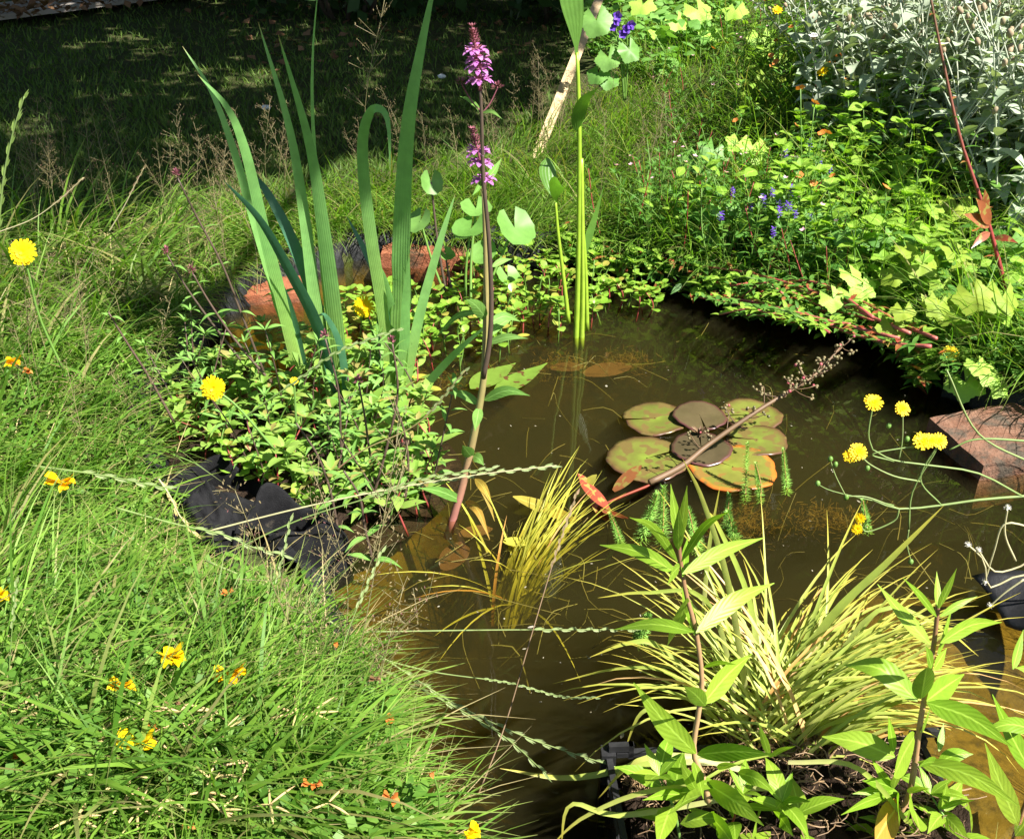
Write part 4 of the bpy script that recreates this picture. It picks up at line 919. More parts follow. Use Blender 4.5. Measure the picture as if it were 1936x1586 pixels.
loose('loosestrife leaves reaching in from the right edge of the view', .62, [(1900, 1640), (1925, 1560), (1950, 1480), (1962, 1380)], [
    ((1925, 1560), (1862, 1404), 40, -.02, -6), ((1950, 1460), (1876, 1312), 34, .02, -6), ((1960, 1380), (1854, 1386), 30, .0, 14), ((1920, 1580), (1990, 1500), 34, .02, 6), ((1915, 1265), (1935, 1190), 20, .03, 0), ((1962, 1380), (1990, 1290), 26, .02, 0), ((1962, 1280), (1920, 1262), 18, .0, 6)], (1900, 1640), (5, 4))
# ------------------------------------------------------------------ small plants repeated over the marsh and the bed
def px_spots(poly, n, z=0.0, wet=True, mind=0.0):
    out = []; tries = 0
    while len(out) < n and tries < 60:
        tries += 1
        for q in ground_pts(poly, n, 0.0, z if wet else .06, wet):
            q = Vector(q) + (UP * z if wet else Vector((0, 0, 0)))
            if all((q - r).length > mind for r in out): out.append(q)
            if len(out) >= n: break
    return out
def sprig(name, mat, h, nodes, L, asp, prof, smat, two=True, droop=.25, serr=0, segs=5, el=(.1, .5), top=True):
    t = thing(name, None, None); mb = MB(); lv = MB()
    P = bez([Vector((0, 0, -.02)), Vector((U(-.01, .01), U(-.01, .01), h * .5)), Vector((U(-.02, .02), U(-.02, .02), h))], 10)
    mb.tube(P, [.0016 - .0008 * i / 10 for i in range(11)], 5); a = U(0, 3)
    for k in range(nodes):
        f = (k + 1) / nodes; p = P[min(10, int(2 + 8 * f))]; a += math.pi / 2 + U(-.3, .3); s = L * U(.8, 1.15) * (1.1 - .35 * f)
        for sg in (0, math.pi):
            d = Vector((math.cos(a + sg), math.sin(a + sg), U(*el) + .4 * f)); leaf(lv, p + d.normalized() * .003, d, s, s * asp, prof, droop * U(.6, 1.5), U(.08, .25), segs, U(-.3, .3), serr)
    if top:
        for k in range(4): a2 = a + .8 + k * 1.57; leaf(lv, P[-1], Vector((math.cos(a2), math.sin(a2), .9)), L * .55, L * .5 * asp, prof, .2, .25, 4)
    build(mb, 'stem', smat, t); build(lv, 'foliage', mat, t); return t
brook = [sprig('brooklime', M_brook, U(.035, .075), R.choice([3, 3, 4]), .021, .82, 'round', M_stemred if i % 2 else M_stemgreen, droop=.2) for i in range(6)]
M1 = [(315, 800), (400, 715), (560, 690), (690, 690), (780, 720), (800, 800), (830, 900), (800, 990), (640, 1010), (540, 985), (470, 930), (400, 880), (320, 880)]
M2 = [(640, 640), (690, 560), (740, 545), (800, 575), (870, 515), (960, 500), (1060, 500), (1085, 600), (1065, 655), (980, 640), (930, 690), (780, 700), (680, 690)]
M3 = [(1110, 500), (1180, 500), (1255, 545), (1235, 600), (1165, 590), (1115, 615)]
sp = [(p, 'round leaved brooklime sprig floating at the back of the pond between brick and pickerel stems') for p in px_spots(M2, 105, 0, True, .018)] + \
     [(p, 'round leaved brooklime sprig on the water right of the pickerel stems') for p in px_spots(M3, 34, 0, True, .018)] + \
     [(p, 'round leaved brooklime sprig among the marsh plants around the iris feet') for p in px_spots(M1, 36, .012, True, .015)]
R.shuffle(sp); place(brook, sp, 'water plant', 'brooklime sprigs on the water')
mint = [sprig('water_mint', M_mint, U(.06, .10), 4,   .042, .36, 'lance', M_stemgreen if i % 2 else M_stemred, droop=.4, el=(.1, .7)) for i in range(6)]
place(mint, [(p, 'pointed leaved mint sprig in the marsh planting left of the woundwort stem') for p in px_spots(M1, 85, .005, True, .018)], 'marsh plant', 'mint sprigs in the marsh planting')
slim = [sprig('budding_shoot', M_wound, U(.10, .19), 6, .036, .2, 'lance', M_stempurple, droop=.4, segs=6, el=(.2, .8)) for i in range(5)]
place(slim, [(p, 'slim upright narrow leaved shoot rising through the marsh planting at the iris feet') for p in px_spots(M1, 32, .0, True, .03)], 'marsh plant', 'slim shoots in the marsh planting', tilt=.3)
# bed: weeds with narrow leaves and tiny pink flowers
def weed(i):
    t = sprig('willowherb', M_weed, U(.09, .17), 7, .030, .22, 'lance', M_stemgreen if i % 3 else M_stemred, droop=.3, segs=4, el=(.2, .8))
    if i % 4 == 0:
        mb = MB()
        for k in range(1):
            c = Vector((U(-.02, .02), U(-.02, .02), .15 + U(-.02, .02)))
            for j in range(4): leaf(mb, c, Vector((math.cos(j * 1.57), math.sin(j * 1.57), .5)), .006, .005, 'round', 0, .1, 2)
        build(mb, 'flowers', M_pinkpale, t)
    return t
weeds = [weed(i) for i in range(8)]
B1 = [(1120, 485), (1180, 420), (1300, 350), (1430, 380), (1540, 480), (1640, 560), (1740, 640), (1640, 635), (1480, 590), (1340, 550), (1230, 520)]
place(weeds, [(p, 'narrow leaved willowherb in the tangle along the back right pond edge') for p in px_spots(B1, 120, 0, False, .02)], 'wildflower', 'willowherbs along the pond edge', tilt=.35)
B1b = [(1230, 130), (1450, 80), (1560, 300), (1430, 380), (1280, 370), (1180, 300)]
place([weed(i) for i in range(5)], [(p, 'narrow leaved weed in the grass at the left side of the flower bed') for p in px_spots(B1b, 30, 0, False, .03)], 'wildflower', 'weeds at the side of the bed', (.9, 1.4), .3)
# lemon balm
balm = [sprig('lemon_balm', M_balm, U(.10, .19), R.choice([5, 6]), .044, .66, 'heart', M_stemgreen, droop=.3, serr=.12, segs=8, el=(.0, .5)) for i in range(7)]
B2 = [(1400, 500), (1470, 440), (1520, 340), (1610, 330), (1690, 420), (1760, 540), (1740, 610), (1640, 580), (1540, 545)]
place(balm, [(p, 'bright green lemon balm shoot in the clump between the selfheal and the red stem') for p in px_spots(B2, 72, 0, False, .035)], 'herb', 'lemon balm shoots in the bed', tilt=.25)
B2b = [(1760, 590), (1840, 520), (1990, 520), (2000, 740), (1880, 745), (1800, 700)]
place([sprig('lemon_balm', M_weed, U(.06, .12), 5, .032, .6, 'heart', M_stemgreen, droop=.3, serr=.1, segs=6) for i in range(4)], [(p, 'dark green leafy shoot above the weathered brick at the right edge') for p in px_spots(B2b, 46, 0, False, .03)], 'herb', 'leafy shoots above the weathered brick', tilt=.3)
# rose campion: grey felted stems with branching tops
def campion(i):
    t = thing('rose_campion', None, None); st = MB(); lf = MB(); hd = []; fl = MB()
    for k in range(R.choice([2, 3])):
        a = U(0, 6.28); h = U(.30, .46); lean = U(.05, .2)
        P = bez([Vector((U(-.02, .02), U(-.02, .02), -.01)), Vector((lean * .4 * math.cos(a), lean * .4 * math.sin(a), h * .5)), Vector((lean * math.cos(a), lean * math.sin(a), h))], 14)
        st.tube(P, [.0026 - .0014 * j / 14 for j in range(15)], 6); az = U(0, 3)
        for j in range(2, 14, 2):
            az += 1.57 + U(-.3, .3); L = U(.075, .115) * (1.15 - .04 * j)
            for sg in (0, math.pi): leaf(lf, P[j], Vector((math.cos(az + sg), math.sin(az + sg), U(.5, 1.2))), L, L * .34, 'lance', U(.3, .8), .22, 7, U(-.4, .4))
        for b in range(4):
            p = P[R.choice([9, 11, 13, 14])]; d = Vector((math.cos(az + b * 1.7), math.sin(az + b * 1.7), U(1.0, 2.2))).normalized(); L = U(.07, .16)
            Q = bez([p, p + d * L * .5 + Vector((U(-.01, .01), U(-.01, .01), 0)), p + d * L], 5); st.tube(Q, .0013, 5)
            e = Q[-1]; hd.append(MB()); hd[-1].ball(e, .0055, 6, 5, d, 1.5)
            if R.random() < .12:
                for j in range(5): leaf(fl, e + d * .007, Vector((math.cos(j * 1.256), math.sin(j * 1.256), .3)), .014, .012, 'spoon', 0, .1, 3)
            for sg in (0, math.pi): leaf(lf, Q[2], Vector((math.cos(az + sg), math.sin(az + sg), .8)), .025, .008, 'lance', .2, .2, 4)
    build(st, 'stem', leafmat('felt_stem', (.34, .38, .28), (.40, .42, .32), tr=0, rough=.9), t); build(lf, 'foliage', M_silver, t)
    for h_ in hd: build(h_, 'seed_head', leafmat('campion_head', (.26, .22, .13), (.34, .24, .16), tr=0, rough=.9), t)
    if fl.v: build(fl, 'flowers', M_white, t)
    return t
camp = [campion(i) for i in range(7)]
B3 = [(1540, 350), (1490, 220), (1560, 140), (1800, 130), (2080, 150), (2080, 520), (1900, 500), (1790, 440), (1640, 380)]
place(camp, [(p, 'silvery felted rose campion crowding the top right of the bed') for p in px_spots(B3, 92, 0, False, .07)], 'wildflower', 'silver rose campions in the bed', (.8, 1.3), .3)
# grassy and leafy filler of the bed
B4 = [(1330, 110), (1400, 20), (1700, -40), (2100, -40), (2100, 760), (1880, 745), (1790, 690), (1700, 630), (1560, 600), (1400, 560), (1250, 510), (1180, 480), (1370, 380), (1400, 300)]
def filler(name, B, hmax, L, asp, m, lab):
    n = len(B); c = B + np.stack([np.zeros(n), np.zeros(n), rn(n, .05, 1) ** .8 * hmax * np.clip(.9 + .8 * wob(B[:, 0], B[:, 1], 9, 4.0), .25, 1.7)], -1); a = rn(n, 0, 6.28); e = rn(n, -.25, .8); s = rn(n, .55, 1.3) * L
    d = np.stack([np.cos(a) * np.cos(e), np.sin(a) * np.cos(e), np.sin(e)], -1); b = np.stack([-np.sin(a), np.cos(a), rng.normal(0, .3, n)], -1); dn = np.array([0, 0, -1.])
    V = []; ws = (.25, .9, 1.0, .6, .06)
    for k, w in enumerate(ws):
        t = k / 4; q = c + d * (s * t)[:, None] + dn * (s * .3 * t * t)[:, None]
        V += [q - b * (s * asp * .5 * w)[:, None], q + b * (s * asp * .5 * w)[:, None]]
    V = np.stack(V, 1).reshape(-1, 3); base = (np.arange(n) * 10)[:, None] + (np.arange(4) * 2)[None]
    f = np.stack([base, base + 1, base + 3, base + 2], -1).reshape(-1, 4); uv = np.tile(np.array([(x, k / 4) for k in range(5) for x in (0., 1.)]), (n, 1))
    return tag(np_mesh(name, V, f, m, uv), lab, 'ground cover', kind='stuff')
filler('ground_cover', ground_pts(B4, 5200), .11, .032, .55, M_weed, 'low mixed leaves covering the flower bed')
filler('ground_cover', ground_pts(B4, 2600), .15, .036, .6, M_balm, 'brighter broad leaves mixed through the flower bed')
filler('ground_cover', ground_pts([(1480, 20), (2100, -40), (2100, 430), (1800, 420), (1560, 330)], 4200), .34, .07, .3, M_silver, 'grey felted leaves low under the rose campions')
filler('ground_cover', ground_pts([(1480, 20), (2100, -60), (2100, 430), (1800, 430), (1500, 350)], 3600), .26, .045, .3, M_weed, 'green leaves filling the gaps between the rose campions')
B = ground_pts(B4, 5200); n = len(B)
tag(grass('long_grass', B, rn(n, .12, .32), comb(B, n, -1.8, 1.2), rn(n, .1, .7), rn(n, .4, 1.5), rn(n, .002, .004), M_grass, 4), 'grass blades growing through the flower bed', 'grass', kind='stuff')

B6 = [(1090, 90), (1110, -60), (1420, -60), (1400, 110), (1250, 190)]
filler('ground_cover', ground_pts(B6, 1500), .16, .06, .6, M_dock, 'larger leaves at the top of the bed behind the lath')
B = ground_pts(B6, 1500); n = len(B)
tag(grass('long_grass', B, rn(n, .12, .30), comb(B, n, -1.8, 1.2), rn(n, .1, .7), rn(n, .4, 1.5), rn(n, .003, .005), M_grass, 4), 'grass at the top of the bed behind the lath', 'grass', kind='stuff')
# pimpernel, selfheal
def dots(name, mat, nst, h, kind):
    t = thing(name, None, None); st = MB(); lf = MB(); fl = MB()
    for k in range(nst):
        a = U(0, 6.28); e = Vector((U(.01, .035) * math.cos(a), U(.01, .035) * math.sin(a), h * U(.7, 1.1))); P = bez([Vector((0, 0, 0)), e * .5 + UP * .01, e], 6); st.tube(P, .0009, 4)
        for j in (2, 3, 4, 5):
            az = U(0, 6); [leaf(lf, P[j], Vector((math.cos(az + g), math.sin(az + g), .3)), .014, .008, 'oval', .2, .15, 3) for g in (0, 3.14)]
        if kind == 'star':
            nn = Vector((U(-.5, .5), -.5, .8)).normalized(); x = nn.orthogonal().normalized(); y = nn.cross(x)
            for j in range(5): leaf(fl, e, x * math.cos(j * 1.256) + y * math.sin(j * 1.256) + nn * .3, .0075, .0075, 'spoon', 0, .1, 3, up=nn)
        else:
            for j in range(16): d = sph(j * 2.4, U(-.2, .6)); leaf(fl, e + UP * (j * .0012 - .005), d, .007, .0045, 'spoon', .1, .2, 2)
    build(st, 'stem', M_stemgreen, t); build(lf, 'foliage', M_weed, t); build(fl, 'flowers', mat, t); return t
pim = [dots('pimpernel', M_orange, R.choice([1, 2, 3]), U(.10, .2), 'star') for i in range(5)]
B5 = [(1330, 130), (1420, 90), (1560, 170), (1600, 330), (1470, 400), (1340, 330)]
place(pim, [(p, 'little orange pimpernel flower at the left side of the bed') for p in px_spots(B5, 22, 0, False, .03)] + [(p, 'little orange pimpernel flower low in the bed near the right edge') for p in px_spots([(1500, 420), (1700, 470), (1900, 500), (1900, 640), (1700, 600), (1450, 520)], 7, 0, False, .03)], 'wildflower', 'orange pimpernels in the bed', (1.0, 1.5))
place(pim[:0] or [dots('pimpernel', M_orange, 2, .05, 'star')], [(pz(1795, 735, .05), 'low pimpernel with two orange flowers hanging over the dark liner wall')], 'wildflower', None)
sel = [dots('selfheal', M_violet, R.choice([1, 2]), U(.10, .14), 'spike') for i in range(3)]
place(sel, [(p, 'selfheal with a stubby violet flower head left of the lemon balm') for p in [pz(x, y + 45, .09) for x, y in ((1490, 370), (1502, 350), (1530, 372), (1440, 428), (1458, 433), (1470, 455), (1510, 440), (1395, 430), (1425, 445), (1370, 455), (1450, 480), (1480, 470))]], 'wildflower', 'violet selfheals in the bed')

# lobed yellow-green leaves
def lobed(mb, c, r, nrm, head, k=40, lobes=5, depth=.22):
    nrm = nrm.normalized(); a = (head - nrm * head.dot(nrm)).normalized(); b = nrm.cross(a); vs = [c]; uvs = [(.5, 0)]; fs = []
    for ring in (.5, 1):
        for j in range(k + 1):
            th = -2.75 + 5.5 * j / k; q = r * ring * (1 - (depth * (.5 - .5 * math.cos(th * lobes * 1.14 + math.pi)) + .06 * (j % 2)) * ring)
            vs.append(c + (a * math.cos(th) + b * math.sin(th)) * q + nrm * (.10 * r * math.sin(3 * th) * ring - .12 * r * ring * ring)); uvs.append((.5, ring))
    for j in range(k): fs += [(0, 1 + j, 2 + j), (1 + j, k + 2 + j, k + 3 + j, 2 + j)]
    mb.add(vs, fs, uvs)
def lobed_plant(label, base, leaves, mat=M_lime, z=.10):
    b = pz(*base, z); t = thing('lobed_leaf_plant', label, 'garden plant', b)
    for x, y, w, nr in leaves:
        c = pY(x, y, b.y - U(0, .05)); mb = MB(); mb.tube(bez([b, b.lerp(c, .5) + Vector((0, 0, .02)), c], 6), .0016, 5); build(mb, 'stem', M_stemgreen, t)
        mb = MB(); lobed(mb, c, w / 2 * mpp(c) * 1.15, Vector(nr), Vector((nr[0] * .5 + U(-.4, .4), -.6, -.5))); build(mb, 'leaf', mat, t)
    return t
lobed_plant('plant with a large yellow green maple shaped leaf at the right of the lemon balm', (1740, 560), [(1742, 490, 78, (.1, -.6, .8)), (1690, 520, 50, (-.4, -.5, .8)), (1800, 470, 60, (.4, -.4, .8)), (1715, 470, 46, (0, -.3, 1)), (1780, 540, 54, (.2, -.7, .6))])
lobed_plant('yellow lobed leaves beside the red fleshy stem', (1830, 450), [(1810, 388, 66, (-.1, -.5, .9)), (1840, 415, 44, (.3, -.5, .8)), (1785, 410, 46, (-.4, -.4, .8))])
lobed_plant('pale lobed leaves at the right edge above the weathered brick', (1880, 620), [(1895, 562, 74, (.2, -.6, .7)), (1840, 560, 70, (-.3, -.6, .7)), (1830, 610, 60, (-.1, -.7, .7)), (1925, 610, 60, (.3, -.5, .8)), (1870, 590, 56, (0, -.4, .9)), (1790, 585, 60, (-.4, -.6, .6))])
lobed_plant('broad pale leaf plant overhanging the dark liner wall', (1850, 720), [(1825, 722, 74, (-.2, -.6, .8)), (1870, 705, 56, (.2, -.5, .8)), (1850, 690, 50, (0, -.3, 1)), (1890, 730, 50, (.3, -.6, .7))], M_balm, .06)
lobed_plant('broad crinkled green leaves left of the bed under the pimpernels', (1360, 340), [(1310, 300, 56, (-.3, -.6, .7)), (1350, 285, 62, (.1, -.6, .7)), (1335, 320, 46, (0, -.8, .5))], M_dock)
lobed_plant('lime green leafy plant at the top of the bed left of the campions', (1290, 120), [(1215, 10, 50, (-.1, -.5, .8)), (1280, 40, 44, (.2, -.6, .7)), (1245, 60, 36, (0, -.5, .8)), (1340, 60, 50, (.2, -.5, .8)), (1320, 20, 56, (.1, -.6, .7)), (1390, 20, 46, (-.2, -.5, .8)), (1440, 75, 54, (.1, -.7, .7)), (1120, 215, 34, (0, -.6, .8))], M_balm)

for i, (x, y) in enumerate(((1400, 300), (1450, 180), (1520, 420), (1600, 540), (1680, 380), (1730, 600), (1560, 260), (1640, 470), (1480, 120), (1830, 500), (1380, 420), (1930, 480))):
    lobed_plant(('crinkled leafy plant near the pimpernels', 'leafy plant just left of the silver stems', 'broad leaves at the left of the lemon balm', 'broad pale leaves over the red trailing stems', 'broad leaves between lemon balm and silver stems', 'pale leaves just above the dark liner wall', 'broad green leaves at the foot of the silver stems', 'broad leaves in the middle of the lemon balm', 'lime leaves at the top left of the silver stems', 'lime leaves below the red fleshy stem', 'leafy plant beside the violet selfheals', 'broad leaves at the right edge right of the red stem')[i], (x, y + 40),
        [(x + U(-45, 45), y + U(-35, 30), U(34, 60), (U(-.4, .4), U(-.7, -.3), U(.5, .9))) for _ in range(R.choice([4, 5, 6]))], R.choice([M_balm, M_dock, M_balm, M_lime]), .09)
# bellflower
bf = thing('bellflower', 'violet bellflower with toothed leaves in the shade behind the lath', 'wildflower', pz(1180, 190, .14)); Yb = bf.location.y
for b, e in (((1180, 190), (1162, 40)), ((1182, 190), (1185, 55)), ((1180, 190), (1176, 105))):
    mb = MB(); P = px_tube(mb, [b, ((b[0] + e[0]) / 2 + 3, (b[1] + e[1]) / 2), e], (2, 1.4), Yb); build(mb, 'stem', M_stemgreen, bf); mb = MB(); q = P[-1]; s = mpp(q)
    for o_ in ((0, 0, 0),) if e[1] > 90 else ((0, 0, 0), (6, 0, 8), (-5, 0, -9)):
        nn = Vector((U(-.4, .6), -.9, U(-.1, .4))).normalized(); x = nn.orthogonal().normalized(); y = nn.cross(x); c = q + Vector(o_) * s
        for j in range(5): leaf(mb, c, x * math.cos(j * 1.256) + y * math.sin(j * 1.256) + nn * .8, 12 * s, 9 * s, 'oval', -.1, .2, 4, up=nn)
    build(mb, 'flowers', M_violet, bf)
for c, w, nr in (((1150, 110), 46, (-.2, -.7, .6)), ((1190, 95), 44, (.3, -.7, .5)), ((1128, 40), 56, (-.1, -.8, .5)), ((1150, 150), 40, (0, -.6, .7)), ((1130, 140), 40, (-.3, -.6, .6))):
    mb = MB(); q = pY(*c, Yb - .02); lobed(mb, q, w / 2 * mpp(q) * 1.2, Vector(nr), Vector((U(-.3, .3), -.3, -.8)), depth=.14); build(mb, 'leaf', M_dock, bf)

# orange and yellow garden flowers at the top, red fleshy plant
def rosette_flower(mb, c, r, n=14, up=None, layers=2):
    nn = (up or Vector((U(-.3, .3), -.7, .7))).normalized(); x = nn.orthogonal().normalized(); y = nn.cross(x)
    for l in range(layers):
        for j in range(n):
            th = j * 2 * math.pi / n + l * .3; leaf(mb, c, x * math.cos(th) + y * math.sin(th) + nn * (.25 + .5 * l), r * (1 - .3 * l), r * .42, 'spoon', .1, .1, 3, up=nn)
for c, r, mt, lab in (((1637, 20), 13, M_orange, 'orange marigold flower at the top of the bed among silver stems'), ((1926, 52), 10, M_orange, 'small orange flower at the upper right corner'), ((1470, 20), 8, M_gold, 'small golden flower at the top left of the silver stems'), ((1554, 135), 10, M_yellow, 'yellow flower cluster in front of the silver stems')):
    q = pY(*c, 3.0 if c[1] < 60 else 2.6); t = thing('garden_flower', lab, 'flower', (q.x, q.y, gzf(q.x, q.y))); mb = MB(); mb.tube(bez([Vector(t.location), Vector((q.x + .02, q.y, (q.z + t.location.z) / 2)), q], 8), .0016, 5); build(mb, 'stem', M_stemgreen, t)
    mb = MB(); rosette_flower(mb, q, r * 1.3 * mpp(q), 10); build(mb, 'flower_head', mt, t)
rs = thing('red_stem_plant', 'tall plant with a fleshy red stem in front of the silver campions', 'garden plant', pz(1905, 570, .1)); Yr = rs.location.y
mb = MB(); P = px_tube(mb, [(1905, 570), (1890, 500), (1868, 420), (1845, 350), (1815, 260), (1790, 150), (1762, 10), (1755, -40)], (4.5, 1.8), Yr, Yr + .1, n=24); build(mb, 'stem', leafmat('stem_red_brown', (.24, .03, .03), (.28, .05, .04), tr=0, tip=(.12, .09, .05), tipat=.3), rs)
for k in range(3, 24):
    mb = MB(); a = k * 2.4; leaf(mb, P[k], Vector((math.cos(a), math.sin(a), .5)), U(22, 44) * mpp(P[k]), 8 * mpp(P[k]), 'lance', .4, .2, 6); build(mb, 'leaf', M_weed if k % 4 else M_redleaf, rs)
for b, e, w in (((1872, 425), (1845, 375), 26), ((1870, 430), (1820, 405), 22), ((1880, 450), (1925, 460), 14), ((1872, 440), (1836, 470), 16), ((1865, 410), (1862, 358), 22)):
    mb = MB(); px_leaf(mb, b, e, w, Yr, -.03, 4); build(mb, 'leaf', M_redleaf, rs)
# trailing red stems along the edge
for i, pts in enumerate(([(1640, 590), (1520, 545), (1410, 515), (1300, 500)], [(1720, 630), (1600, 580), (1500, 545), (1420, 520)], [(1760, 655), (1680, 648), (1580, 620), (1480, 570)], [(1700, 640), (1560, 605), (1420, 570), (1330, 560)], [(1650, 600), (1560, 540), (1480, 530), (1380, 540)], [(1770, 640), (1700, 610), (1630, 570), (1560, 545)])):
    t = thing('trailing_stem', ('red stem trailing over the pond edge, uppermost of the tangle', 'red stem trailing in the middle of the tangle over the pond edge', 'bright red stem lowest over the dark liner wall', 'pinkish stem dipping to the water under the tangle', 'short red stem crossing the others in the tangle', 'red stem at the right end of the tangle below the lemon balm')[i], 'wildflower', pz(*pts[0], .09), 'trailing red stems over the pond edge')
    P = bez([pz(x, y, .125 - .02 * j + .01 * (i % 3)) for j, (x, y) in enumerate(pts)], 20); mb = MB(); mb.tube(P, [.0034 - .0015 * j / 20 for j in range(21)], 6); build(mb, 'stem', leafmat('stem_pink', (.42, .13, .10), (.36, .07, .06), tr=0), t)
    mb = MB(); mr = MB()
    for k in range(2, 21):
        for _ in range(3): a = U(0, 6.28); leaf(mr if R.random() < .22 else mb, P[k], Vector((math.cos(a), math.sin(a), U(.1, 1))), U(.018, .034), U(.006, .010), 'lance', .4, .2, 5)
    build(mb, 'foliage', M_balm if i % 2 else M_weed, t); build(mr, 'red_leaves', M_redleaf, t)
for i in range(12):
    x = U(1330, 1740); y = 500 + (x - 1280) * .33 + U(-20, 34); L = U(70, 190); a = pz(x, y, U(.09, .12)); b = pz(x - L, y - L * .3 + U(-10, 40), U(.05, .09)); t = thing('trailing_stem', 'thin pinkish stem woven into the trailing tangle over the back right pond edge', 'wildflower', a, 'trailing red stems over the pond edge')
    P = bez([a, a.lerp(b, .5) + UP * U(.0, .03), b], 12); mb = MB(); mb.tube(P, [.0024 - .0012 * j / 12 for j in range(13)], 5); build(mb, 'stem', MATS['stem_pink'] if i % 3 else M_stemgrass, t); mb = MB()
    for k in range(1, 13):
        for _ in range(3): an = U(0, 6.28); leaf(mb, P[k], Vector((math.cos(an), math.sin(an), U(.1, 1))), U(.016, .03), U(.006, .011), 'lance', .4, .2, 5)
    build(mb, 'foliage', M_balm if i % 2 else M_weed, t)
# lath
mb = MB(); a, b = pz(1004, 322, .01), pY(1142, -25, 3.75); dr = (b - a).normalized(); sd = dr.cross(FWD).normalized(); c = a.lerp(b, .5); mb.box(c, dr * ((b - a).length / 2), sd * .015, sd.cross(dr).normalized() * .003)
vs = mb.v; tag(build(mb, 'lath', M_lath, smooth=False, at=a), 'pale flat dry lath leaning up behind the back bank', 'stake')

EP = [p for p in POND if p.y > 1.5 and p.x > .1]; k = 4200; ii = rng.integers(0, len(EP), k); B = np.array([(EP[i].x, EP[i].y, 0) for i in ii]); cd = np.array([CEN.x, CEN.y, 0]) - B; cd /= np.linalg.norm(cd, axis=1)[:, None]
B = B + cd * rn(k, -.05, .065)[:, None]; B[:, 2] = rn(k, .004, .055)
filler('ground_cover', B[:2200], .03, .026, .3, M_weed, 'small leaves trailing over the back edge of the pond')
filler('ground_cover', B[2200:3700], .04, .03, .5, M_balm, 'bright leaves trailing over the back edge of the pond')
filler('ground_cover', B[3700:], .03, .03, .3, M_redleaf, 'reddish leaves in the trailing tangle at the pond edge')
# airy bent grass heads
def bent(i):
    t = thing('bent_grass_stalk', None, None); st = MB(); sd = MB(); h = U(.20, .32)
    P = bez([Vector((0, 0, 0)), Vector((U(-.02, .02), U(-.02, .02), h * .5)), Vector((U(-.05, .05), U(-.05, .05), h))], 12); st.tube(P, [.001 - .0006 * j / 12 for j in range(13)], 3)
    for k in range(6, 13):
        for b in range(4):
            a = U(0, 6.28); L = U(.015, .042) * (1.15 - .07 * (k - 6)); d = Vector((math.cos(a), math.sin(a), U(.4, 1.3))).normalized(); e = P[k] + d * L; st.tube([P[k], e], .0003, 3, False)
            for s in range(5):
                q = P[k].lerp(e, U(.4, 1)) + Vector((G(0, .004), G(0, .004), G(0, .004))); v = sph(U(0, 6.28), U(.2, 1.4)); leaf(sd, q, v, U(.0028, .0044), .0015, 'oval', 0, .3, 2)
    build(st, 'stem', leafmat('bent_stem', (.18, .16, .07), (.22, .18, .09), tr=0), t); build(sd, 'seed_head', M_bent, t); return t
bents = [bent(i) for i in range(6)]
spots = []
for poly, n, lab in (([(-50, 470), (60, 430), (330, 420), (560, 380), (640, 400), (520, 470), (200, 480)], 34, 'airy bent grass head at the back of the left bank against the shaded lawn'), ([(640, 400), (900, 300), (1060, 230), (1150, 250), (1040, 310), (760, 400)], 22, 'airy bent grass head between the irises and the lath'), ([(1100, 430), (1200, 300), (1300, 250), (1250, 420)], 12, 'airy bent grass head on the back bank right of the pickerel'),
                     ([(20, 700), (340, 600), (420, 640), (300, 900), (60, 950)], 12, 'airy bent grass head among the long grass of the left bank'), ([(640, 1250), (760, 1330), (820, 1420), (760, 1500), (620, 1360)], 8, 'purplish bent grass head hanging over the near water edge'), ([(350, 640), (380, 580), (500, 560), (540, 640), (420, 700)], 7, 'bent grass head in front of the left red brick')):
    spots += [(p, lab) for p in px_spots(poly, n, 0, lab.startswith('bent'), .015)]
spots += [(pz(x, y, .05), 'airy bent grass head at the foot of the lath') for x, y in ((1010, 290), (1035, 285), (1050, 300), (1025, 310), (995, 300), (1060, 280))]
spots.append((pz(700, 385, .06), 'tallest bent grass head right of the iris leaves against the dark shade'))
R.shuffle(spots); os_ = place(bents, spots, 'grass', 'bent grass heads around the pond', (.6, 1.0), .22)
for o in os_:
    if o['label'].startswith('tallest'): o.scale = (1.5, 1.5, 1.55); o.rotation_euler = (0, 0, 0)
# ------------------------------------------------------------------ flowers and stalks of the near bank
def ray_head(mb, c, r, nrm, n=24):
    nrm = nrm.normalized(); x = nrm.orthogonal().normalized(); y = nrm.cross(x)
    for l, (q, k, el) in enumerate(((1.0, n - 2, .0), (.80, n - 5, .12), (.52, n - 9, .3), (.28, n - 13, .7))):
        for j in range(k):
            th = (j + U(-.25, .25)) * 2 * math.pi / k + l; d = x * math.cos(th) + y * math.sin(th) + nrm * (el + U(-.08, .08)); s = d.normalized().cross(nrm).normalized(); L = r * q * U(.9, 1.06); w = r * .185
            p = [c + d.normalized() * L * f + nrm * (.04 * r * l) for f in (.08, .55, .93, 1.0)]
            mb.ribbon(p, [w * .5, w * .95, w, w * .7], [s] * 4, .12)
def hawkbit(label, px, Y, rpx, stem, nrm=(.15, -.75, .65)):
    q = pY(*px, Y); t = thing('hawkbit', label, 'wildflower', pY(*stem[0], Y) if len(stem) > 1 else q, 'yellow hawkbits around the pond'); mb = MB()
    P = px_tube(mb, stem + [px], (2.6, 2.0), Y, n=14); build(mb, 'stem', M_stemgreen, t)
    nn = Vector(nrm).normalized(); s = mpp(q); mb = MB(); mb.ball(q - nn * 6 * s, 6.5 * s, 8, 5, nn, 1.1); build(mb, 'bud_cup', M_stemgreen, t)
    mb = MB(); ray_head(mb, q, rpx * s, nn); build(mb, 'flower_head', M_yellow, t); return t
hawkbit('yellow hawkbit at the left edge in front of the long grass', (43, 477), 1.30, 26, [(120, 700), (75, 600), (55, 520)], (.2, -.9, .4))
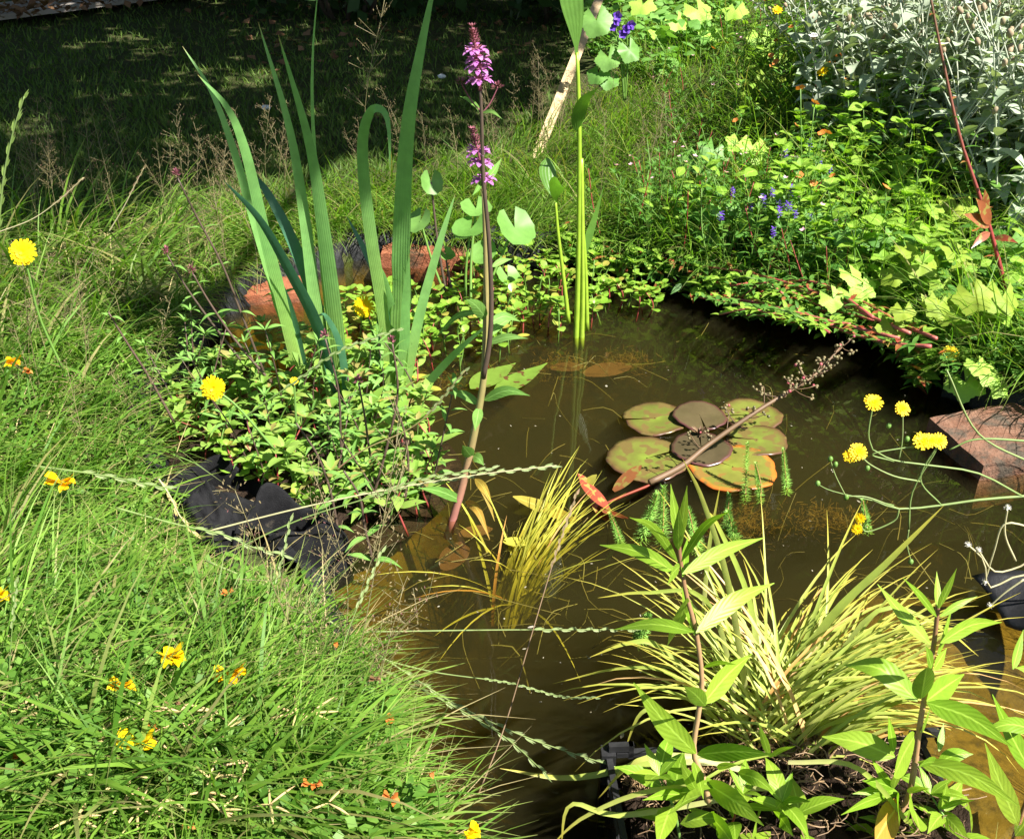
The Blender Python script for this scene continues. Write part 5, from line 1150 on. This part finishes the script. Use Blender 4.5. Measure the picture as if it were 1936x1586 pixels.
hawkbit('yellow hawkbit above the marsh plants left of the irises', (403, 734), 1.05, 24, [(520, 850), (450, 770)], (.1, -.95, .3))
hawkbit('yellow hawkbit partly hidden by the right iris leaves', (688, 580), 1.46, 21, [(718, 700), (705, 630)], (-.1, -.95, .3))
hawkbit('half closed small hawkbit at the left iris base', (556, 720), 1.20, 8, [(560, 800), (558, 760)], (.1, -.6, .7))
hawkbit('yellow hawkbit high on the bed under the red stem', (1857, 478), 1.95, 17, [(1850, 590), (1862, 520)], (-.1, -.85, .5))
hawkbit('yellow hawkbit leaning out above the dark liner wall', (1797, 668), 1.46, 16, [(1990, 960), (1900, 800), (1840, 715)], (-.1, -.75, .65))
hawkbit('yellow hawkbit cut by the right edge of the view above the brick', (1932, 719), 1.42, 18, [(1945, 800), (1938, 760)], (0, -.85, .5))
hk = thing('hawkweed', 'branching hawkweed sprawling in from the right with several yellow flowers over the water', 'wildflower', pY(2150, 925, 1.0)); Yh = 1.0
for pts, r in (([(2150, 925), (2030, 932), (1936, 938), (1850, 945), (1780, 955), (1700, 962), (1650, 945)], (5, 2.4)), ([(1936, 940), (1850, 895), (1760, 880), (1690, 870), (1650, 850)], (3.2, 2)), ([(1650, 852), (1642, 820), (1650, 768)], (2.2, 2)), ([(1690, 872), (1650, 858), (1740, 842)], (2.2, 2)), ([(1740, 910), (1690, 900), (1645, 878), (1625, 858)], (2.4, 2)), ([(1780, 955), (1740, 905), (1775, 838)], (2.4, 2)),
               ([(1718, 1000), (1725, 930), (1765, 860), (1776, 836)], (2.6, 2)), ([(1700, 962), (1690, 985), (1640, 1005), (1626, 990)], (2.4, 1.8)), ([(1700, 868), (1706, 830), (1707, 776)], (1.8, 1.6)), ([(1600, 940), (1580, 900), (1570, 870)], (1.8, 1.4)), ([(1700, 962), (1640, 940), (1600, 938)], (2, 1.6)), ([(1718, 1000), (1715, 1030), (1722, 1060)], (2.2, 1.6)), ([(1960, 880), (1850, 820), (1790, 700)], (3.4, 2.4)), ([(1960, 835), (1850, 830), (1795, 850)], (3.4, 2)), ([(1690, 955), (1580, 930), (1545, 915)], (1.6, 1))):
    mb = MB(); px_tube(mb, pts, (r[0] * .72, r[1] * .72), Yh, n=12, k=6); build(mb, 'stem', M_stemgrass, hk)
for px, rp, nr in (((1652, 761), 17, (0, -.55, .85)), ((1707, 773), 14, (.1, -.75, .65)), ((1622, 854), 17, (0, -.7, .7)), ((1607, 862), 12, (-.2, -.8, .6)), ((1745, 834), 17, (-.1, -.6, .8)), ((1776, 834), 15, (.1, -.75, .7)), ((1626, 980), 10, (-.6, -.6, .5)), ((1620, 1000), 10, (-.4, -.8, .4)), ((1760, 832), 14, (0, -.6, .8))):
    q = pY(*px, Yh - .004); mb = MB(); ray_head(mb, q, rp * mpp(q) * 1.1, Vector(nr), 20); h = build(mb, 'flower_head', M_yellow, hk); mb = MB(); nn = Vector(nr).normalized(); mb.ball(q - nn * 5 * mpp(q), 5 * mpp(q), 7, 4, nn, 1.2); build(mb, 'bud_cup', M_stemgreen, hk)
for px in ((1570, 868), (1600, 940), (1715, 830), (1546, 914), (1640, 885), (1722, 1062), (1580, 878), (1680, 805)):
    q = pY(*px, Yh); mb = MB(); mb.ball(q, 5 * mpp(q), 6, 5, UP, 1.3); build(mb, 'bud', M_stemgreen, hk)
sl2 = thing('seeding_hawkweed', 'spent hawkweed with white fluffy heads at the right edge over the liner flap', 'wildflower', pY(2110, 1080, .86))
for pts in ([(2110, 1080), (1990, 1082), (1920, 1090), (1870, 1110), (1860, 1060), (1830, 1030)], [(2110, 1075), (1990, 1040), (1930, 1070), (1880, 1080), (1850, 1040)], [(1936, 1095), (1900, 1120), (1872, 1145)], [(1960, 1000), (1900, 990), (1880, 1040), (1862, 1100)], [(1920, 1060), (1900, 1010), (1905, 960)]):
    mb = MB(); P = px_tube(mb, pts, (2.2, 1.6), .86, n=12); build(mb, 'stem', M_stempale, sl2); q = P[-1]; mb = MB(); s = mpp(q)
    for j in range(30): d = sph(j * 2.4, U(-.6, 1.4)); mb.tube([q, q + d * 7 * s], .4 * s, 3, False)
    mb.ball(q, 4 * s, 6, 4); build(mb, 'seed_head', M_white, sl2)

# bird's-foot trefoil
def pea(mb, c, s, d):
    d = d.normalized(); leaf(mb, c, d + UP * .9, s, s * .95, 'round', .2, .25, 4); leaf(mb, c, d, s * .9, s * .45, 'oval', .2, .9, 4); leaf(mb, c, d + UP * .15, s * .8, s * .5, 'oval', .15, -.5, 4)
def trefoil(label, px, Y, n, spx, mat, stem, spread=10, pods=0):
    q = pY(*px, Y); t = thing('trefoil', label, 'wildflower', pY(*stem[0], Y), 'trefoils of the near bank'); s = mpp(q)
    mb = MB(); px_tube(mb, stem + [px], (1.8, 1.5), Y, n=10); build(mb, 'stem', M_stemgreen, t); mb = MB()
    for j in range(n):
        a = -2.6 + 2.1 * j / max(1, n - 1) + U(-.2, .2) if n > 1 else -1.2; d = Vector((math.cos(a), math.sin(a), U(.0, .5))); c = q + Vector((U(-1, 1) * spread, U(-.5, .5) * spread, U(-.6, .6) * spread)) * s; mb.tube([q - UP * 4 * s, c], .8 * s, 3); pea(mb, c, (1.75 if mat in (M_yellow, M_gold) else 1.1) * spx * s * U(.85, 1.1), d)
    if n: build(mb, 'flowers', mat, t)
    if pods:
        mb = MB()
        for j in range(pods):
            a = U(0, 6.28); d = Vector((math.cos(a), math.sin(a), U(-.5, .35))).normalized(); L = U(36, 58) * s; mb.tube(bez([q, q + d * L * .5 + UP * 2 * s, q + d * L], 4), [1.2 * s, 2.5 * s, 2.6 * s, 2.2 * s, .5 * s], 5)
        build(mb, 'pods', M_pod, t)
    mb = MB()
    for k in range(7):
        c = Vector(t.location).lerp(q, U(.1, .75)); a = U(0, 6.28)
        for j in range(3): leaf(mb, c + Vector((math.cos(a), math.sin(a), 0)) * .006, Vector((math.cos(a + (j - 1) * .8), math.sin(a + (j - 1) * .8), .3)), .013, .007, 'oval', .2, .1, 3)
    build(mb, 'foliage', M_clover, t)
gY = lambda px: pz(px[0], px[1], .17).y
for px, n, s, mt, lab in (((335, 1240), 5, 24, M_yellow, 'trefoil with the largest bright yellow cluster on the near bank'), ((440, 1272), 5, 20, M_gold, 'trefoil with a golden orange cluster right of the brightest yellow one'), ((262, 1404), 2, 30, M_yellow, 'trefoil with two big yellow flowers low on the near bank'), ((243, 1295), 3, 18, M_gold, 'trefoil with small golden flowers left of the brightest yellow cluster'),
                          ((124, 911), 3, 18, M_gold, 'trefoil with a small golden cluster high on the left bank'), ((4, 1125), 2, 26, M_yellow, 'yellow trefoil cut by the left edge'), ((898, 1572), 4, 18, M_yellow, 'yellow trefoil at the bottom edge beside the dark water'), ((628, 1212), 1, 16, M_orange, 'single orange trefoil flower near the water edge'), ((428, 1120), 2, 14, M_orange, 'orange trefoil bud above the fabric bag'), ((820, 1465), 1, 22, M_orange, 'single hanging orange trefoil flower by the dark water'),
                          ((742, 1360), 3, 18, M_orange, 'withering orange trefoil at the water edge left of the rye spikes'), ((590, 1478), 3, 18, M_orange, 'withering orange trefoil in the middle of the near bank'), ((35, 1432), 2, 18, M_orange, 'withering orange trefoil near the lower left corner'), ((50, 1312), 1, 14, M_orange, 'tiny orange trefoil near the left edge'), ((290, 1375), 2, 16, M_orange, 'orange trefoil just above the two big yellow flowers'), ((330, 1330), 3, 14, M_deadleaf, 'withered pinkish trefoil below the brightest yellow cluster'), ((735, 1510), 3, 18, M_orange, 'withering orange trefoil below the dark water corner'),
                          ((32, 687), 2, 18, M_gold, 'yellow orange half closed flower at the left edge of the bank'), ((50, 700), 2, 14, M_orange, 'orange half closed flower beside the yellow one at the left edge'), ((352, 1560), 2, 14, M_orange, 'orange trefoil at the bottom edge left of centre'), ((715, 1285), 2, 14, M_deadleaf, 'pinkish withered trefoil hanging over the water edge')):
    Yt = gY(px); trefoil(lab, px, Yt, n, s, mt, [(px[0] + U(-25, 25), px[1] + U(90, 130)), (px[0] + U(-12, 12), px[1] + 50)], 13 if n > 2 else 7)
for px, lab in (((185, 1400), 'brown trefoil pods left of the two big yellow flowers'), ((130, 1470), 'straw trefoil pods near the lower left corner'), ((210, 1480), 'spreading trefoil pods below the two big yellow flowers'), ((260, 1530), 'trefoil pods at the bottom left of centre'), ((35, 1340), 'trefoil pods at the left edge'), ((395, 1470), 'straw trefoil pods in the middle of the near bank'), ((470, 1440), 'reddish trefoil pods right of the middle of the near bank'), ((340, 1345), 'trefoil pods under the brightest yellow cluster'), ((420, 1385), 'trefoil pods below the golden orange cluster'), ((510, 1520), 'trefoil pods near the bottom edge'), ((560, 1350), 'trefoil pods toward the water edge')):
    trefoil(lab, px, gY(px), 0, 0, None, [(px[0] + U(-25, 25), px[1] + 100), (px[0], px[1] + 50)], pods=R.choice([4, 5, 6]))

for i in range(13):
    px = (U(-10, 640), U(1290, 1570)); trefoil('straw coloured trefoil pods scattered in the grass of the near left bank', px, gY(px), 0, 0, None, [(px[0] + U(-25, 25), px[1] + 100), (px[0], px[1] + 50)], pods=R.choice([3, 4, 5]))
# rye grass stalks
def rye(label, pts, f0, Y0, Y1, rpx=1.9, spx=22, mat=M_rye, smat=None):
    t = thing('rye_stalk', label, 'grass', pY(*pts[0], Y0), 'flowering rye grass stalks'); n = 40; P = bez(px_curve(pts, Y0, Y1), n); mb = MB(); mb.tube(P, [rpx * mpp(p) * (1 - .5 * i / n) for i, p in enumerate(P)], 5); build(mb, 'stem', smat or M_stemgrass, t)
    mb = MB(); tot = sum((P[i + 1] - P[i]).length for i in range(n)); acc = 0; nxt = f0 * tot; sgn = 1
    for i in range(n):
        st = (P[i + 1] - P[i]); L = st.length
        while acc + L >= nxt:
            p = P[i].lerp(P[i + 1], max(0, (nxt - acc) / max(L, 1e-6))); s = mpp(p); d = st.normalized(); sd = d.cross(FWD).normalized() * sgn
            for q in (0, 1): leaf(mb, p, d + sd * (.16 + .16 * q), spx * s * U(.85, 1.2) * (1 - .2 * q), 4.6 * s, 'lance', .0, .35, 4, up=-FWD + Vector((q * .3, 0, 0)))
            nxt += spx * .85 * s * U(.8, 1.2); sgn = -sgn
        acc += L
    build(mb, 'spike', mat, t)
rye('long rye spike ending at the basket corner', [(390, 1060), (560, 1135), (720, 1240), (860, 1330), (1000, 1395), (1172, 1452)], .50, .85, .655, 2.2, 25)
rye('rye spike parallel to the longest one, ending in dark water', [(500, 1150), (700, 1255), (830, 1320), (950, 1390), (1032, 1462)], .42, .82, .645, 2.0, 24)
rye('rye stalk lying level across the water', [(480, 1195), (700, 1194), (900, 1191), (1060, 1190), (1215, 1190)], .72, .86, .86, 1.8, 18)
rye('pale rye stalk rising right across the marsh plants', [(390, 1005), (560, 962), (720, 928), (900, 898), (1052, 880)], .45, .96, .96, 2.0, 20, smat=M_stempale)
rye('rye stalk just below the pale one, short spike', [(400, 1060), (560, 985), (700, 940), (800, 905), (930, 885)], .6, .95, .95, 1.8, 18)
rye('rye spike over the fabric bag', [(220, 960), (330, 990), (420, 1010), (480, 1035), (542, 1050)], .45, .92, .9, 2, 24)
rye('rye spike ending left of the fabric bag', [(60, 880), (150, 892), (220, 903), (270, 914), (325, 924)], .35, .98, .95, 2, 26)
rye('dry tan rye spike pointing down left of the fabric bag', [(300, 905), (320, 935), (340, 975), (368, 1010)], .05, .97, .95, 1.8, 22, M_ryedry, M_stempale)
rye('tall rye spike standing at the left edge against the shade', [(-12, 520), (0, 400), (8, 330), (25, 250), (46, 183)], .22, 1.2, 1.2, 2.6, 26, leafmat('rye_spike_green', (.20, .30, .07), (.24, .34, .09), tr=.25))
rye('thin brown stalk slanting steeply across the open water', [(905, 1500), (955, 1370), (1005, 1200), (1050, 1050), (1092, 928)], .72, .62, .86, 1.6, 14, M_bent, M_stembrown)
rye('thin straw stalk at the back of the left bank', [(-5, 440), (60, 415), (110, 380), (158, 336)], .6, 1.6, 1.6, 1.3, 10, M_bent, M_stempale)
rye('thin stalk leaning right at the back of the left bank', [(205, 440), (235, 390), (255, 350), (272, 318)], .6, 1.8, 1.8, 1.2, 10, M_bent, M_stempale)
rye('fine rye stalk in front of the iris feet', [(460, 790), (560, 720), (640, 665), (760, 620)], .3, 1.12, 1.1, 1.8, 16)
rye('fine rye stalk crossing the marsh plants toward the iris', [(600, 920), (680, 855), (790, 800), (880, 700)], .7, 1.08, 1.06, 1.8, 14, M_rye, leafmat('stem_tan', (.3, .25, .1), (.3, .25, .1)))
rye('thin green stalk arching over the open water', [(700, 1240), (820, 1270), (960, 1290), (1060, 1316), (1130, 1318)], .5, .80, .745, 1.4, 10)
for i in range(3):
    x = U(-20, 620); y = U(1120, 1560); dx = U(-60, 160); L = U(170, 330); Yq = gY((x, y))
    rye('green rye stalk rising through the near left bank', [(x, y + 40), (x + dx * .4, y - L * .4), (x + dx, y - L)], .6, Yq, Yq + U(-.02, .06), 1.4, 16)

# ------------------------------------------------------------------ bag, basket, liner flap, pots
def sheet(mb, P, nx, ny, f):
    o = len(mb.v); mb.add([f(i / nx, j / ny) for j in range(ny + 1) for i in range(nx + 1)], [(j * (nx + 1) + i, j * (nx + 1) + i + 1, (j + 1) * (nx + 1) + i + 1, (j + 1) * (nx + 1) + i) for j in range(ny) for i in range(nx)])
def bag(label, cpx, rx, ry, h, seed, back=.5):
    c = pz(*cpx, -.02); t = thing('fabric_bag', label, 'planting bag', c); mb = MB(); k = 48; rnd = random.Random(seed); ph = [rnd.uniform(0, 6) for _ in range(6)]; vs = []; prof = [(1.06, -.05), (1.1, .1), (1.08, .35), (1.04, .6), (1.0, .82), (.97, .96), (.93, 1.0), (.88, .96), (.83, .8), (.78, .5), (.74, .2)]
    for q, z in prof:
        for j in range(k):
            th = 2 * math.pi * j / k; wr = 1 + .06 * math.sin(3 * th + ph[0]) + .035 * math.sin(7 * th + ph[1] + z * 3) + .02 * math.sin(13 * th + ph[2] - z * 5); hh = h * (1 + .25 * math.sin(2 * th + ph[3]) + .12 * math.sin(5 * th + ph[4]))
            vs.append(c + Vector((rx * q * wr * math.cos(th), ry * q * wr * math.sin(th), z * hh)))
    fs = [(a * k + j, a * k + (j + 1) % k, (a + 1) * k + (j + 1) % k, (a + 1) * k + j) for a in range(len(prof) - 1) for j in range(k)]
    mb.add(vs, fs); build(mb, 'bag_wall', M_fabric, t); mb = MB(); kk = 20; vs = [c + UP * h * .55]
    for q in (.4, .8, .97):
        for j in range(kk): th = 2 * math.pi * j / kk; vs.append(c + Vector((rx * .8 * q * math.cos(th), ry * .8 * q * math.sin(th), h * (.5 - .1 * q) + rnd.gauss(0, .004))))
    fs = [(0, 1 + j, 1 + (j + 1) % kk) for j in range(kk)] + [(1 + a * kk + j, 1 + (a + 1) * kk + j, 1 + (a + 1) * kk + (j + 1) % kk, 1 + a * kk + (j + 1) % kk) for a in range(2) for j in range(kk)]
    mb.add(vs, fs); build(mb, 'soil', M_soil, t)
bag('slumped black fabric planting bag open at the top beside the marsh plants', (560, 1085), .066, .048, .085, 3)
bag('wrinkled black fabric bag half hidden in the grass left of the open one', (415, 985), .07, .055, .06, 8)
mb = MB(); rnd2 = random.Random(3); a_, b_, c_, d_ = pz(335, 985, .075), pz(350, 900, .10), pz(480, 950, .07), pz(450, 1070, .06)
def crumple(u, v):
    p = a_.lerp(b_, v).lerp(d_.lerp(c_, v), u); return p + UP * (-.030 * abs(math.sin(u * 4 + v * 3 + 1.5 * math.sin(v * 5))) - .014 * abs(math.sin(u * 7 - v * 9 + 2 * math.sin(u * 7))) + .012 + .002 * math.sin(u * 31 + 5 * math.sin(v * 9)) + .03 * math.sin(math.pi * v) * math.sin(math.pi * u))
sheet(mb, None, 36, 28, crumple); o = tag(build(mb, 'fabric_sheet', M_fabric, at=a_), 'crumpled sheet of black fabric lying in the grass left of the open bag', 'fabric'); md = o.modifiers.new('thick', 'SOLIDIFY'); md.thickness = .003
mud = MB(); c0 = pz(560, 880, 0); k = 40; vs = [c0 + UP * .012]
for q in (.35, .7, 1.0):
    for j in range(k):
        th = 2 * math.pi * j / k; vs.append(c0 + Vector((.25 * q * math.cos(th), .22 * q * math.sin(th), .014 - .03 * q ** 3 + .006 * math.sin(5 * th + q * 9))))
mud.add(vs, [(0, 1 + j, 1 + (j + 1) % k) for j in range(k)] + [(1 + a * k + j, 1 + (a + 1) * k + j, 1 + (a + 1) * k + (j + 1) % k, 1 + a * k + (j + 1) % k) for a in range(2) for j in range(k)])
tag(build(mud, 'mud', M_soil), 'dark mud shelf under the marsh plants', 'mud', kind='structure')

# planting basket
bk = thing('planting_basket', 'square black lattice planting basket sunk at the near edge under the sedge', 'planting basket', pz(1400, 1500, -.02)); zt = .035
A = pz(1150, 1425, zt); B_ = pz(1205, 1640, zt); dx = Vector((1, .06, 0)).normalized(); dyv = (B_ - A); dyv.z = 0; Ld = .26; dyv = Vector((dx.y, -dx.x, 0)); Lx = .31
def bar(mb, a, b, w, h): d = (b - a); L = d.length; d.normalize(); s = d.cross(UP); s = s.normalized() if s.length > .1 else dx; mb.box((a + b) / 2, d * L / 2, s * w / 2, d.cross(s).normalized() * h / 2)
rim = MB(); lat = MB(); cor = [A, A + dx * Lx, A + dx * Lx + dyv * Ld, A + dyv * Ld]
for i in range(4):
    a, b = cor[i], cor[(i + 1) % 4]; e = (b - a).normalized(); bar(rim, a + e * .008, b - e * .008, .006, .006); bar(rim, a + e * .012 - UP * .022, b - e * .012 - UP * .022, .004, .004)
    m_ = int((b - a).length / .016)
    for j in range(m_):
        p = a.lerp(b, (j + .5) / m_)
        for sg in (-1, 1):
            for z in range(5): q = p - UP * (.026 + z * .02); bar(lat, q - e * .008 * sg, q + e * .008 * sg - UP * .018, .0022, .003)
for cpt in cor:
    post = MB()
    post.box(cpt - UP * .055, Vector((.007, 0, 0)), Vector((0, .007, 0)), UP * .060); post.box(cpt + UP * .009 + dx * .012, dx * .012, dyv * .003, UP * .004); post.box(cpt + UP * .004 + dx * .022, dx * .0025, dyv * .003, UP * .009); build(post, 'corner_post', M_plastic, bk, smooth=False)
build(rim, 'rim', M_plastic, bk, smooth=False); build(lat, 'lattice_wall', M_plastic, bk, smooth=False); 
mb = MB(); nx, ny = 30, 24; rnd = random.Random(4)
sheet(mb, None, nx, ny, lambda u, v: A + dx * (.012 + (Lx - .024) * u) + dyv * (.012 + (Ld + .1) * v) + UP * (-.026 + .062 * min(1, u * 2.0) * min(1, .6 + v) + rnd.gauss(0, .006)))
build(mb, 'soil', M_soil, bk); mb = MB()
for i in range(1500):
    u, v = U(.04, .75), abs(G(.03, .05)); p = A + dx * Lx * u + dyv * (.014 + Ld * v) + UP * (-.012 + .02 * math.sin(math.pi * u)); a = U(0, 6.28); mb.tube([p, p + Vector((math.cos(a) * .005, math.sin(a) * .005, U(0, .006)))], .0006, 3, False)
build(mb, 'fibre_mat', M_straw, bk); mb = MB()
for i in range(700):
    u, v = U(.08, .95), U(.02, .95); p = A + dx * Lx * u + dyv * Ld * v + UP * (-.022 + .062 * min(1, u * 2) * min(1, .6 + v)); a = U(0, 6.28); L = U(.006, .03); mb.tube(bez([p, p + Vector((math.cos(a), math.sin(a), U(.1, .6))) * L * .5, p + Vector((math.cos(a + .4), math.sin(a + .4), U(-.1, .3))) * L], 3), U(.0004, .0009), 3, False)
build(mb, 'dry_roots', leafmat('dry_roots', (.13, .08, .045), (.26, .17, .09), tr=0), bk)
young = [sprig('loosestrife_shoot', M_loose, U(.04, .085), 4, .052, .30, 'lance', M_stemred if i % 2 else M_stemgreen, droop=.35, el=(.1, .7), segs=7) for i in range(5)]
place(young, [(pz(x, y, .02), 'young loosestrife shoot low in the planting basket at the bottom edge') for x, y in ((1290, 1610), (1380, 1620), (1480, 1640), (1640, 1640), (1790, 1630))], 'wildflower', 'young loosestrife shoots in the basket')
# liner flap and pots at the right edge
mb = MB(); a, b, c, d = pz(1838, 1090, .03), pz(2090, 1060, .065), pz(2110, 1250, .06), pz(1905, 1180, .012)
sheet(mb, None, 10, 10, lambda u, v: a.lerp(b, u).lerp(d.lerp(c, u), v) + UP * (.004 * math.sin(u * 9 + v * 4)))
o = tag(build(mb, 'liner_flap', M_plastic, at=a), 'pointed corner of black liner lying over the water at the right edge', 'pond liner')
md = o.modifiers.new('thick', 'SOLIDIFY'); md.thickness = .002
